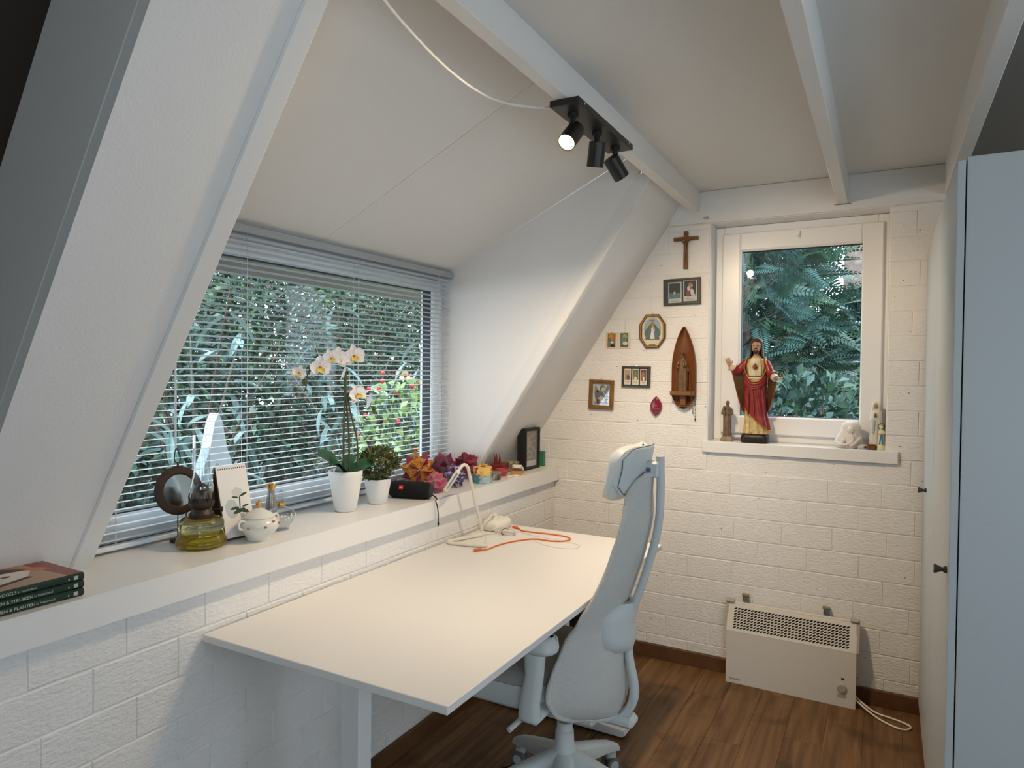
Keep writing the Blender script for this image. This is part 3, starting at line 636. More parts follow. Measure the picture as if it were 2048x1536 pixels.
g = [[(xe + w * (1 - abs(u) ** 2.2), hw * u, z - .012 * (1 - u * u) * (z < .41)) for u in U] for z, xe, hw, w in FA.tolist()]
bk = MB().sheet(g, .004).build('backrest', 'knit', t, 60)
rim = [r[0] for r in g] + g[-1][1:-1] + [r[-1] for r in g[::-1]] + g[0][1:-1][::-1]
MB().tube(rim, .0085, 8, True).build('rim', 'knit', bk, 60)
# lumbar pad and its bracket
rings = []
for i in range(7):
    q = i / 6; hw = .112 * (1 - abs(2 * q - 1) ** 4 * .35); z = .595 + .155 * q; xx = pr(z) + .020
    d = .020 if 0 < i < 6 else .010
    rings.append([(xx - (.05 * abs(v) ** 2) + d * u, hw * v, z) for u, v in ((-.6, -1), (-1, -.8), (-1, -.4), (-1, 0), (-1, .4), (-1, .8), (-.6, 1), (.6, 1), (1, .8), (1, .4), (1, 0), (1, -.4), (1, -.8), (.6, -1))])
MB().loft(rings).build('lumbar_pad', 'chair', t, 60)
MB().box((.212, 0, .665), (.03, .05, .10), .008).build('lumbar_bracket', 'chair', t)
# headrest
hr = MB(); rings = []; HZ = 1.178
def hsec(i, dx0, dx1, hh):  # rounded box section over y
    return None
ys = np.linspace(-.137, .137, 13); sh = []; cu = []
for y in ys:
    u = y / .137; e = math.sqrt(max(0, 1 - abs(u) ** 6)); fx = -.03 * u * u; h = .088 * (.55 + .45 * e)
    def sec(x0, x1, hh): return [(.245 + fx + x + z * .18, y, HZ + z - .0 + x * .25) for x, z in ((x0, -hh * .82), (x0 - .004 * (x0 > x1) , -hh * .4), (x0, hh * .5), (x0, hh * .82), (x0 + (x1 - x0) * .5, hh), (x1, hh * .82), (x1, hh * .3), (x1, -hh * .82), (x0 + (x1 - x0) * .5, -hh))]
    sh.append(sec(.006, .030 * (.5 + .5 * e), h * .88)); cu.append(sec(-.048 * (.4 + .6 * e), .006, h))
hd = MB().loft(cu).build('headrest', 'fabric_hr' if False else 'chair', t, 60)
MB().loft(sh).build('rear_shell', 'chair', hd, 60)
lp_ = [r[4] for r in sh] + [r[6] for r in sh[-1:]] + [r[8] for r in sh[::-1]] + [r[6] for r in sh[:1]]
lp_ = [(p[0] + .009, p[1] * .97, HZ + (p[2] - HZ) * .97) for p in lp_]
MB().tube(lp_, .0016, 6, True).build('seam', 'rubber', hd, 60)
b = MB(); b.box((.288, 0, HZ + .005), (.06, .044, .05), .006); b.build('headrest_bracket', 'chair', t)
MB().cyl((.288, -.0225, HZ + .005), (.288, -.0245, HZ + .005), .008, None, 14).build('screw', 'screw', t)
for z in (.075, -.02): put('slot', MB().box((.272, -.03, HZ + z), (.005, .004, .024), .001).mesh('slot', 'black'), hd)
# ------------------------------------------------------------------ spotlight bar on the beam
t = thing('spotlight_bar', 'black bar with three spotlights under the ceiling beam', 'spotlight', (-.8505, 2.094, 2.299))
M['lampblack'] = mat('satin_black_metal', (.016, .015, .014), .42, .5); M['bulb'] = mat('lit_bulb', (1, .9, .75), .4, .5, emit=((1.0, .80, .52), 14.0)); M['bulbrim'] = mat('bulb_reflector', (.7, .68, .62), .25, .6)
MB().bx((-.0475, -.243, -.021), (.0475, .243, -.0005), .002).build('mounting_plate', 'lampblack', t)
for y in (-.2, .2): put('plate_screw', MB().cyl((.0475, y, -.010), (.0485, y, -.010), .004, None, 8).mesh('plate_screw', 'chrome'), t)
heads = [((-.005, -.166), Vector((-.10, -.70, -.70)), SPOT_E[0], 130), ((0, .019), Vector((-.20, .22, -.93)), SPOT_E[1], 126), ((.0, .19), Vector((.33, .58, -.74)), SPOT_E[2], 126)]
for (x, y), d, e, cone in heads:
    d.normalize(); piv = Vector((x, y, -.052)); c = piv + Vector((0, 0, -.03)) + d * .008
    st = put('stem', MB().cyl((x, y, -.021), (x, y, -.034), .017, None, 16).cyl((x, y, -.034), (x, y, -.062), .009, None, 12).mesh('stem', 'lampblack', 40), t)
    b = MB(); b.tube([c - d * .038, c - d * .036, c + d * .042], [.025, .028, .028], 28, cap=False); b.tube([c + d * .042, c + d * .0419, c + d * .030], [.028, .0255, .0255], 28, cap=False)
    b.tube([c - d * .038, c - d * .0379], [.025, .001], 28); b.box(piv + Vector((0, 0, -.008)), (.012, .02, .03), .002)
    h = put('spot_head', b.mesh('spot_head', 'lampblack', 40), t)
    q = c + d * .034
    b = MB(); b.tube([q - d * .02, q, q + d * .004, q + d * .006], [.02, .0248, .0235, .001], 28); put('bulb', b.mesh('bulb', 'bulb', 60), h, label='lit warm white bulb')
    L = bpy.data.lights.new('spot_lamp', 'SPOT'); L.energy = e; L.color = SPOT_COL; L.spot_size = math.radians(cone); L.spot_blend = .75; L.shadow_soft_size = .02
    lo = bpy.data.objects.new('spot_lamp', L); COL.objects.link(lo); lo.parent = h; lo.location = q + d * .016; lo.rotation_euler = d.to_track_quat('-Z', 'Y').to_euler()
# its white flex
MB().tube(smooth_path([(-.055, -.215, -.006), (-.09, -.26, -.018), (-.135, -.42, -.042), (-.12, -.66, -.060), (-.06, -.95, -.07), (.0, -1.2, -.06), (.03, -1.6, -.02), (.033, -1.8, -.004)], 6), .0042, 8).build('flex', 'beam', t, 60)
# ------------------------------------------------------------------ wardrobe
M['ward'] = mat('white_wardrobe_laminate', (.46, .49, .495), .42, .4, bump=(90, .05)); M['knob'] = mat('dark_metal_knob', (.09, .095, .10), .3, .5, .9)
WX, WY0, WY1 = .147, 2.04, 3.43
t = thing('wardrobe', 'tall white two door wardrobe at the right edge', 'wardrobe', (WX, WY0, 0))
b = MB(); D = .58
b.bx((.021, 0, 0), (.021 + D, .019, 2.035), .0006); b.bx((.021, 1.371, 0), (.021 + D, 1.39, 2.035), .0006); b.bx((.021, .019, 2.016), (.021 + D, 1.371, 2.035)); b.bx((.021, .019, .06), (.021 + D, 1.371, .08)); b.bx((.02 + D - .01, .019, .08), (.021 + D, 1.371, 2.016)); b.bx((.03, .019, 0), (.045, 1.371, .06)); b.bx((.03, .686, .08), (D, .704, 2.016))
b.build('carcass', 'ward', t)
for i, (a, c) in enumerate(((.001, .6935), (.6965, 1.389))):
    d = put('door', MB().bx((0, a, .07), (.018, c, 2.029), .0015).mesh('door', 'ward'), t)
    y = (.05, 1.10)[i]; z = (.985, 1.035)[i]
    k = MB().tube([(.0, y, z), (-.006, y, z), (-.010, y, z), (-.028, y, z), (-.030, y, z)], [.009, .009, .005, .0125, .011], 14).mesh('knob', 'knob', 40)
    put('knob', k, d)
# ------------------------------------------------------------------ venetian blind
M['slat'] = mat('white_slat', (.74, .80, .86), .35, .5); M['headrail'] = mat('grey_headrail', (.36, .38, .40), .4, .5); M['cordm'] = mat('blind_cord', (.62, .68, .72), .8, .2)
BX = -1.926; BY0, BY1 = 1.03, 2.858
t = thing('venetian_blind', 'open white venetian blind in the big window', 'blind', (BX, (BY0 + BY1) / 2, .96)); hl = (BY1 - BY0) / 2
b = MB(); b.bx((-.02, -hl - .004, .99), (.016, hl + .004, 1.018), .002); b.build('headrail', 'headrail', t)
sl = []
for j in range(9):
    u = (j / 8 - .5); sl.append((u * .025, .0024 * (1 - 4 * u * u) + u * .003))
sm_ = MB().sheet([[(x, y, z) for x, z in sl] for y in np.linspace(-hl, hl, 7)], .0003).mesh('slat', 'slat', 60)
z = .034
while z < .985: put('slat', sm_, t, loc=(0, random.uniform(-.001, .001), z), rot=(random.uniform(-.0006, .0006), random.uniform(-.02, .02), 0)); z += .0214
MB().bx((-.013, -hl, .008), (.013, hl, .022), .003).build('bottom_rail', 'slat', t)
for y in (-hl + .12, -.34, .22, hl - .12):
    b = MB()
    for x in (-.0135, .0135): b.cyl((x, y, .02), (x, y, .992), .0007, None, 5)
    b.cyl((.0, y + .012, .02), (0, y + .012, .992), .0006, None, 5)
    zz_ = .034
    while zz_ < .985: b.bx((-.0135, y - .0006, zz_ - .0022), (.0135, y + .0006, zz_ - .0012)); zz_ += .0214
    b.build('ladder_cord', 'cordm', t)
MB().cyl((.024, -hl + .30, .28), (.021, -hl + .30, .985), .003, None, 8).build('tilt_wand', 'jar' if False else 'cordm', t)
# ------------------------------------------------------------------ heater
M['heater'] = mat('cream_enamel', (.70, .67, .61), .42, .4); M['beige'] = mat('beige_plastic', (.42, .375, .32), .5, .4); M['hole'] = mat('dark_heater_inside', (.03, .024, .018), .8, .2); M['flexw'] = mat('cream_flex', (.80, .74, .64), .4, .4)
t = thing('convector_heater', 'cream electric convector heater standing against the back wall', 'heater', (-.375, 3.37, 0))
HW = .281
sec_ = [(-.0, .0), (.0, .25), (.045, .372), (.06, .378), (.07, .37), (.07, .0)]
b = MB()
b.bx((-HW, -.0, .0), (HW, .003, .252), .0008)                     # front
b.bx((-HW, .003, 0), (-HW + .002, .07, .25)); b.bx((HW - .002, .003, 0), (HW, .07, .25)); b.bx((-HW, .067, 0), (HW, .07, .37)); b.bx((-HW, .0475, .372), (HW, .07, .376), .001)
for s in (-1, 1): b.prism([(.003, .25), (.0475, .374), (.067, .374), (.067, .25)], 'x', s * HW - .002 * (s > 0), s * HW + .002 * (s < 0))
b.build('casing', 'heater', t)
# sloping grille with slanted slots: built as crossing bars
gd = Vector((0, .0475, .122)); gl = gd.length; gd.normalize(); gn = Vector((0, -gd.z, gd.y))
def gp(x, s, n=0): p = Vector((0, 0.0005, .251)) + gd * s + gn * n; return (x, p.y, p.z)
MB().add([gp(-HW + .004, .002, -.012), gp(HW - .004, .002, -.012), gp(HW - .004, gl - .003, -.012), gp(-HW + .004, gl - .003, -.012)], [(0, 1, 2, 3)]).build('element_cover', 'hole', t)
b = MB(); x0, x1, s0, s1 = -.252, .252, .012, .112; nx, ns = 33, 8; dx = (x1 - x0) / nx; ds = (s1 - s0) / ns
vid = {}; V = []; F = []
def vv(x, s):
    k = (round(x, 6), round(s, 6))
    if k not in vid: vid[k] = len(V); V.append(gp(x, s))
    return vid[k]
for i in range(nx):
    for j in range(ns):
        off = (.0 if j % 2 == 0 else .0)
        xa, xb, sa, sb = x0 + i * dx, x0 + (i + 1) * dx, s0 + j * ds, s0 + (j + 1) * ds
        cx_, cs = (xa + xb) / 2, (sa + sb) / 2
        o = [vv(xa, sa), vv(cx_, sa), vv(xb, sa), vv(xb, cs), vv(xb, sb), vv(cx_, sb), vv(xa, sb), vv(xa, cs)]
        h = []
        for k in range(8):
            a = -PI * .75 + k * PI / 4; r1, r2 = dx * .50, ds * .34; u, w = r1 * math.cos(a), r2 * math.sin(a); w += u * .42
            h.append(len(V)); V.append(gp(cx_ + u, cs + w))
        for k in range(8): F.append((o[k], o[(k + 1) % 8], h[(k + 1) % 8], h[k]))
for (xa, xb, sa, sb) in ((-HW, x0, 0, gl), (x1, HW, 0, gl), (x0, x1, 0, s0), (x0, x1, s1, gl)):
    o = len(V); V += [gp(xa, sa), gp(xb, sa), gp(xb, sb), gp(xa, sb)]; F.append((o, o + 1, o + 2, o + 3))
b.add(V, F); g_ = b.build('grille', 'heater', t); md = g_.modifiers.new('thick', 'SOLIDIFY'); md.thickness = .0016; md.offset = -1
for s in (-1, 1):
    b = MB(); b.prism([(.002, .252), (.046, .378), (.068, .384), (.074, .37), (.074, .34), (.055, .36), (.01, .25)], 'x', s * HW - .003 * s, s * (HW + .011)); b.box((s * (HW - .010), .054, .381), (.036, .036, .010), .003); b.build('end_cap', 'beige', t)
MB().tube([(.225, .0005, .085), (.225, -.006, .085), (.225, -.009, .085)], [.021, .020, .017], 24).build('thermostat_knob', 'beige', t, 40)
b = MB(); b.bx((.205, -.002, .044), (.243, .0005, .058), .0008); b.build('rating_label', 'beige', t)
b = MB(); b.bx((.222, -.0015, .123), (.234, .0005, .131), .0004); b.build('neon_lamp', mat('dark_red_neon', (.10, .01, .01), .2), t)
M['print'] = mat('dark_print', (.05, .05, .055), .6); text('maker_name', 'Dimplex', .0145, 'print', t, frame4((1, 0, 0), (0, 0, 1), (-.238, -.0006, .022)), .0003)
MB().tube(smooth_path([(.27, .05, .05), (.30, .03, .03), (.36, .0, .008), (.43, -.02, .006), (.487, -.05, .006), (.485, -.085, .006), (.45, -.10, .006), (.38, -.06, .007), (.32, -.01, .02), (.278, .03, .035)], 6), .0042, 8).build('mains_cable', 'flexw', t, 60)
for i, x in enumerate((-.581, -.222)):
    h = thing('wall_bracket', ['grey metal hanging bracket above the left half of the heater', 'grey metal hanging bracket above the right half of the heater'][i], 'bracket', (x, 3.4645, .392)); M.setdefault('galv', mat('galvanised_steel', (.34, .35, .36), .4, .5, .7)); M.setdefault('wood_raw', mat('raw_plug_wood', (.30, .22, .12), .8))
    b = MB(); b.bx((-.014, -.003, -.045), (.014, .0, .012), .001); b.bx((-.014, -.02, -.012), (-.012, -.002, .01)); b.bx((.012, -.02, -.012), (.014, -.002, .01)); b.build('plate', 'galv', h)
    MB().bx((-.018, -.022, .012), (.014, -.001, .022), .002).build('hook', 'wood_raw', h)
    MB().tube([(.0, -.003, -.02), (0, -.005, -.02)], [.004, .003], 10).build('screw', 'chrome', h)
# ------------------------------------------------------------------ things on the long ledge
ZL = .9605
def flat(name, c, rough=.6, spec=.3): 
    if name not in M: M[name] = mat(name, c, rough, spec)
    return name
# books
flat('book_green', (.012, .035, .022), .35, .5); flat('paper', (.80, .77, .70), .8); flat('cover_tan', (.42, .26, .17), .35, .5); flat('cover_white', (.72, .66, .58), .35); flat('cover_black', (.015, .014, .014), .35); flat('cover_red', (.25, .06, .05), .35); flat('cover_orange', (.50, .17, .06), .35); flat('gold_print', (.55, .55, .48), .5); flat('label_grey', (.45, .47, .45), .5)
titles = ['WILDE BLOEMEN & PLANTEN', 'BOMEN & STRUIKEN', 'WATERVOGELS']
for i in range(3):
    t = thing('book', ['dark green hardback book at the bottom of the stack on the ledge', 'dark green hardback book in the middle of the stack on the ledge', 'green book with a bird cover on top of the stack'][i], 'book', (-1.718, .76, ZL + .0176 * i), rz=(-.035, -.02, -.012)[i], group='green nature books stacked on the ledge')
    hw, hl_ = .088, .145
    b = MB(); b.bx((-hw, -hl_, 0), (hw, hl_, .0022), .0006); b.bx((-hw, -hl_, .0150), (hw, hl_, .0172), .0006); b.loft([[(hw - .001, y, 0), (hw + .003, y, .003), (hw + .004, y, .0086), (hw + .003, y, .0142), (hw - .001, y, .0172), (hw - .004, y, .0086)] for y in (-hl_, hl_)])
    cv = b.build('cover', 'book_green', t, 40)
    MB().bx((-hw + .004, -hl_ + .004, .0022), (hw - .003, hl_ - .004, .015)).build('pages', 'paper', t)
    ye = (.083, .078, .045)[i]; F = frame4((0, 1, 0), (0, 0, 1), (hw + .0044, ye - .040, .0083)); text('spine_title', titles[i], .0095, 'gold_print', cv, F, align='RIGHT')
    text('spine_subtitle', 'in Nederland', .0072, 'label_grey', cv, frame4((0, 1, 0), (0, 0, 1), (hw + .0044, ye, .0083)), align='RIGHT')
    put('spine_label', MB().bx((hw + .0035, .122, .0045), (hw + .0048, .131, .013)).mesh('spine_label', 'label_grey'), cv)
    put('spine_mark', MB().bx((hw + .0035, .110, .0062), (hw + .0047, .1125, .0095)).mesh('spine_mark', 'gold_print'), cv)
    if i == 2:
        z = .0173
        def patch(nm, pts, m, dz): put(nm, MB().prism(pts, 'z', z, z + dz).mesh(nm, m), cv)
        patch('cover_ground', [(-hw + .001, -hl_ + .001), (hw - .001, -hl_ + .001), (hw - .001, hl_ - .001), (-hw + .001, hl_ - .001)], 'cover_tan', .0002)
        patch('cover_band', [(-hw + .001, .10), (hw - .001, .112), (hw - .001, hl_ - .001), (-hw + .001, hl_ - .001)], 'cover_red', .0004)
        patch('cover_beak', [(-.087, .04), (-.02, .09), (.0, .125), (-.03, .115), (-.087, .075)], 'cover_orange', .0007)
        patch('cover_bird_breast', [(-.05, -.144), (.06, -.144), (.055, -.05), (.02, .06), (-.03, .09), (-.05, .02)], 'cover_white', .0006)
        patch('cover_bird_back', [(-.087, -.144), (-.05, -.144), (-.055, .0), (-.04, .09), (-.087, .05)], 'cover_black', .0008)
        patch('cover_bird_wing', [(.06, -.144), (.08, -.144), (.07, -.05), (.03, .065), (.02, .06), (.055, -.05)], 'cover_black', .0008)
        patch('cover_bird_eye', arc((-.01, .03), .006, 0, 2 * PI, 10, 'xy')[:-1] if False else [(-.012 + .007 * math.cos(a), .03 + .010 * math.sin(a)) for a in np.linspace(0, 2 * PI, 10)[:-1]], 'cover_black', .0009)
# oil lamp
M['lampglass'] = mat('olive_green_glass', (.84, .82, .48), .04, .5, trans=1.0, ior=1.40); M['oil'] = mat('yellow_lamp_oil', (.68, .52, .06), .1, .5, trans=.75, ior=1.3); M['bronze'] = mat('dark_bronze', (.055, .042, .036), .45, .5, .6, bump=(80, .2)); M['clear'] = pane_mat('clear_glass', (.93, .96, .97), 1.8)
M['crystal'] = pane_mat('clear_crystal', (.86, .88, .90), 3.0, .03)
t = thing('oil_lamp', 'antique oil lamp with olive glass font and dark burner', 'oil lamp', (-1.775, 1.325, ZL))
MB().lathe([(.001, .002), (.052, 0), (.064, .003), (.071, .012), (.070, .022), (.063, .034), (.060, .045), (.063, .058), (.063, .070), (.061, .078), (.055, .084), (.05, .083), (.048, .080), (.03, .084), (.024, .090), (.001, .090)], 40).build('glass_font', 'lampglass', t, 50)
MB().lathe([(.001, .006), (.060, .007), (.066, .014), (.064, .024), (.058, .034), (.056, .048), (.001, .0485)], 32).build('oil', 'oil', t, 50)
bu = MB().lathe([(.001, .086), (.034, .086), (.035, .098), (.031, .102), (.026, .112), (.033, .120), (.036, .128), (.036, .134), (.03, .138), (.030, .142), (.026, .144), (.024, .162), (.018, .180), (.010, .186), (.001, .187)], 32).build('burner', 'bronze', t, 40)
for k in range(8):
    a = k * PI / 4; put('prong', MB().tube([(.032 * math.cos(a), .032 * math.sin(a), .134), (.034 * math.cos(a), .034 * math.sin(a), .15), (.031 * math.cos(a), .031 * math.sin(a), .162)], [.003, .0025, .0012], 5).mesh('prong', 'bronze'), bu)
put('wick_knob', MB().tube([(.02, .02, .108), (.038, .038, .108)], .0022, 6).tube([(.038, .038, .108), (.042, .042, .108)], [.008, .008], 12).mesh('wick_knob', 'bronze'), bu)
MB().lathe([(.026, .14), (.029, .152), (.034, .168), (.033, .182), (.027, .2), (.0235, .215), (.0225, .29), (.0235, .292), (.0215, .292), (.0215, .215), (.025, .2), (.031, .182), (.032, .168), (.027, .152), (.024, .14)], 32, cap=False).build('chimney', 'clear', t, 60)
# round mirror on an iron stand
M['rust'] = mat('rusty_brown_iron', (.05, .028, .022), .7, .3, bump=(120, .2)); M['mirror'] = mat('tarnished_mirror', (.66, .68, .66), .16, .5, 1.0)
t = thing('round_mirror', 'small round brown framed mirror on a thin iron stand', 'mirror', (-1.875, 1.325, ZL), rz=-.15)
t.rotation_euler = (0, .0, -.15)
def discx(r0, r1, x, n=40, zc=0): return [[(x0, r * math.cos(2 * PI * j / n), zc + r * math.sin(2 * PI * j / n)) for j in range(n)] for x0, r in ((x - .006, r0), (x - .006, r1), (x, r1 - .003), (x + .004, r1 - .012), (x + .004, r0 + .004), (x - .001, r0))]
ZM = .157
rg = discx(.048, .074, 0, 44, ZM); b = MB(); b.loft(rg + [rg[0]], False); b.build('frame', 'rust', t, 50)
MB().loft([[(-.0045, .0485 * math.cos(2 * PI * j / 40), ZM + .0485 * math.sin(2 * PI * j / 40)) for j in range(40)], [(-.0012, .0485 * math.cos(2 * PI * j / 40), ZM + .0485 * math.sin(2 * PI * j / 40)) for j in range(40)]]).build('mirror_glass', 'mirror', t)
b = MB(); n = 16
b.tube([(0, .0085 * math.cos(a) * (1 - .35 * math.sin(a)), ZM + .105 + .022 * math.sin(a)) for a in np.linspace(0, 2 * PI, n + 1)[:-1]], .0018, 6, True); b.cyl((0, 0, ZM + .07), (0, 0, ZM + .085), .004, .003, 8); b.build('hanging_loop', 'rust', t, 60)
TM = Matrix.Translation((0, 0, ZM)) @ Matrix.Rotation(-.16, 4, 'Y') @ Matrix.Translation((0, 0, -ZM))
for ch in t.children: ch.data.transform(TM)
for y in (-.006, .020): put('leg', MB().cyl((0, y, .006), (0, y, ZM - .068), .0018, None, 6).mesh('leg', 'rust'), t)
MB().bx((-.016, -.024, 0), (.016, .036, .009), .002).build('foot', 'rust', t)
# desk calendar
flat('card_white', (.80, .785, .755), .6); flat('card_brown', (.085, .045, .03), .7); flat('leaf_print', (.035, .07, .045), .6); flat('petal_print', (.62, .63, .57), .6); flat('grey_print', (.38, .40, .40), .6); flat('pale_print', (.52, .55, .54), .6)
t = thing('desk_calendar', 'standing tent calendar with a white flower picture', 'calendar', (-1.788, 1.455, ZL), rz=-.1)
A0, A1 = Vector((.032, 0, .006)), Vector((-.028, 0, .222))
ax = (A1 - A0).normalized(); an = Vector((ax.z, 0, -ax.x))
def onp(y, s, n=0): p = A0 + ax * s + an * n; return (p.x, y, p.z)
LP = (A1 - A0).length
def pl(b, y0, y1, s0, s1, n0, n1): return b.loft([[onp(y, s, n) for s, n in ((s0, n0), (s1, n0), (s1, n1), (s0, n1))] for y in (y0, y1)])
pg = pl(MB(), -.052, .052, 0, LP, 0, .0025).build('page', 'card_white', t)
MB().loft([[(-.034, y, .216), (-.031, y, .217), (-.052, y, .004), (-.056, y, .004)] for y in (-.052, .052)]).build('back_board', 'card_white', t)
b = MB(); pl(b, -.054, .054, -.002, LP - .002, -.004, -.0004); b.bx((-.056, -.054, 0), (.034, .054, .004), .001); b.loft([[(-.031, y, .213), (-.029, y, .213), (-.047, y, .005), (-.051, y, .005)] for y in (-.054, .054)]); b.build('easel', 'card_brown', t)
for k in range(13): put('spiral_hole', pl(MB(), -.046 + k * .0075, -.0425 + k * .0075, LP - .012, LP - .008, .0026, .0030).mesh('spiral_hole', 'cover_black'), pg)
def poly_on(nm, pts, m, n): put(nm, MB().loft([[onp(y, s, .0026) for y, s in pts], [onp(y, s, .0026 + n) for y, s in pts]]).mesh(nm, m), pg)
el = lambda cy, cs, ry, rs, rot=0, n=14: [(cy + ry * math.cos(a) * math.cos(rot) - rs * math.sin(a) * math.sin(rot), cs + ry * math.cos(a) * math.sin(rot) + rs * math.sin(a) * math.cos(rot)) for a in np.linspace(0, 2 * PI, n + 1)[:-1]]
poly_on('print_shadow', el(-.018, .088, .022, .03), 'pale_print', .0001)
poly_on('print_vase', [(.008, .045), (.020, .045), (.021, .07), (.008, .07)], 'grey_print', .0002)
for k, (cy, cs, ry, rs, ro) in enumerate(((.006, .078, .022, .006, .25), (.022, .077, .018, .006, -.35), (-.008, .088, .016, .004, .1), (.0, .085, .012, .005, -.6), (.03, .092, .012, .003, .2), (.028, .128, .014, .004, .3), (-.002, .122, .011, .003, -.2), (.012, .105, .002, .025, -.1))): poly_on('print_leaf', el(cy, cs, ry, rs, ro), 'leaf_print', .0003 + .00002 * k)
for k, (cy, cs, ro) in enumerate(((.008, .134, .2), (.0, .136, .7), (.016, .137, -.5), (.008, .142, 0))): poly_on('print_petal', el(cy, cs, .009, .012, ro), 'petal_print', .0005 + .00003 * k)
# sugar bowl
M['porcelain'] = mat('white_porcelain', (.72, .72, .66), .12, .6, coat=.5, var=(14, .10)); M['gold'] = mat('worn_gold', (.70, .42, .14), .25, .5, .9)
t = thing('sugar_bowl', 'round lidded white porcelain sugar bowl with gold knob', 'sugar bowl', (-1.728, 1.438, ZL))
t.location = (-1.698, 1.470, ZL)
MB().lathe([(.001, 0), (.036, 0), (.038, .004), (.038, .010), (.046, .020), (.058, .036), (.0625, .048), (.060, .058), (.050, .066), (.045, .070), (.042, .068), (.001, .06)], 40, cap=False).build('body', 'porcelain', t, 60)
ld = MB().lathe([(.047, .0695), (.048, .072), (.044, .077), (.030, .086), (.016, .093), (.008, .097), (.001, .098)], 36).build('lid', 'porcelain', t, 60)
put('knob', MB().lathe([(.001, .096), (.005, .097), (.004, .101), (.009, .107), (.010, .112), (.007, .118), (.001, .120)], 16).mesh('knob', 'gold', 60), ld, label='gold knob')
for s in (-1, 1): put('handle', MB().tube(smooth_path([(.0, s * .052, .062), (0, s * .066, .068), (0, s * .075, .060), (0, s * .072, .046), (0, s * .058, .040)], 4), .0042, 8).mesh('handle', 'porcelain', 60), t)
for a, z, r in ((-.4, .048, .0625), (.5, .052, .0615), (-1.2, .046, .0622), (.1, .060, .058)): put('flower_print', MB().ball((r * math.cos(a), r * math.sin(a), z), (.004, .006, .004), 8, 5).mesh('flower_print', flat('print_rust', (.40, .18, .09)), 60), t)
# perfume bottle
t = thing('perfume_bottle', 'small round clear crystal bottle with gold neck and stopper', 'bottle', (-1.74, 1.597, ZL))
MB().lathe([(.001, 0), (.026, 0), (.027, .003), (.027, .012), (.034, .022), (.044, .036), (.047, .048), (.043, .060), (.030, .070), (.014, .076), (.011, .078), (.001, .078)], 32).build('body', 'crystal', t, 60)
for k in range(9):
    a = -.9 + k * .22; put('frosted_pattern', MB().ball((.0455 * math.cos(a), .0455 * math.sin(a), .045 + .006 * math.sin(k * 2.1)), (.003, .004, .005), 6, 4).mesh('frosted_pattern', flat('frost', (.62, .65, .68))), t)
MB().lathe([(.0115, .077), (.013, .080), (.0125, .088), (.0115, .090)], 20, cap=False).build('neck_ring', 'gold', t, 60)
MB().lathe([(.001, .086), (.011, .088), (.021, .094), (.021, .097), (.012, .100), (.008, .104), (.012, .110), (.010, .118), (.005, .128), (.001, .133)], 12).build('stopper', 'crystal', t, 50)
# bud vase
M['greyglass'] = mat('grey_lustre_glass', (.27, .27, .26), .15, .6, .2)
t = thing('bud_vase', 'slim grey bud vase with a gold rim behind the perfume bottle', 'vase', (-1.822, 1.628, ZL))
MB().lathe([(.001, 0), (.020, 0), (.021, .006), (.018, .02), (.019, .05), (.016, .08), (.0115, .105), (.0105, .118), (.013, .126)], 24, cap=False).build('body', 'greyglass', t, 60)
MB().lathe([(.0105, .118), (.0112, .119), (.0155, .133), (.0165, .138), (.0145, .138), (.0105, .122)], 24, cap=False).build('rim', 'gold', t, 60)
# orchid
M['pot'] = mat('matt_white_pot', (.80, .795, .78), .45, .4); M['petal'] = mat('white_petal', (.86, .84, .84), .55, .3, sub=.3); M['petal_y'] = mat('yellow_throat', (.80, .62, .12), .5); M['petal_r'] = mat('red_throat', (.45, .10, .08), .5); M['ostem'] = mat('dark_green_stem', (.055, .065, .03), .5); M['obud'] = mat('green_bud', (.06, .085, .025), .45); M['oleaf'] = mat('orchid_leaf', (.018, .085, .035), .3, .5, var=(12, .3))
OX, OY = -1.77, 1.935
t = thing('orchid', 'white orchid in a tall white pot on the ledge', 'plant', (OX, OY, ZL))
def pot(t, r0, r1, h):
    MB().lathe([(.001, 0), (r0 - .003, 0), (r0, .003), (r0 + (r1 - r0) * .55, h * .5), (r1 - .001, h * .88), (r1, h - .002), (r1 - .002, h), (r1 - .004, h - .002), (r1 - .006, h * .85), (.001, h * .85)], 40).build('pot', 'pot', t, 50)
    MB().lathe([(.001, h * .84), (r1 - .007, h * .855), (r1 - .007, h * .865), (.001, h * .88)], 24).build('soil', 'soil', t)
pot(t, .040, .063, .152)
def lf(pts, w, roll=0.0):
    P = smooth_path(pts, 4); g = []
    for i, p in enumerate(P):
        q = i / (len(P) - 1); d = Vector(P[min(i + 1, len(P) - 1)]) - Vector(P[max(i - 1, 0)]); s = d.cross(Vector((0, 0, 1))).normalized(); s = (s * math.cos(roll) + s.cross(d.normalized()) * math.sin(roll)); ww = w * (math.sin(PI * min(1, .12 + .88 * q)) ** .6) * .5 + .0008
        g.append([tuple(Vector(p) + s * ww * v + Vector((0, 0, .25 * ww * abs(v)))) for v in (-1, -.5, 0, .5, 1)])
    return MB().sheet(g, .0012)
for pts, w, ro in (([(0, 0, .135), (.015, -.06, .185), (.012, -.115, .215), (.012, -.155, .228)], .056, .9), ([(0, 0, .135), (.03, -.05, .17), (.04, -.09, .20), (.03, -.115, .19)], .055, .7), ([(0, .0, .135), (.03, .06, .165), (.04, .115, .165), (.04, .175, .138)], .052, -.5), ([(0, .0, .135), (-.03, .05, .18), (-.04, .10, .19)], .045, -.6)): lf(pts, w, ro).build('leaf', 'oleaf', t, 60)
def op(u_y, z): return (0, u_y - OY, z - ZL)
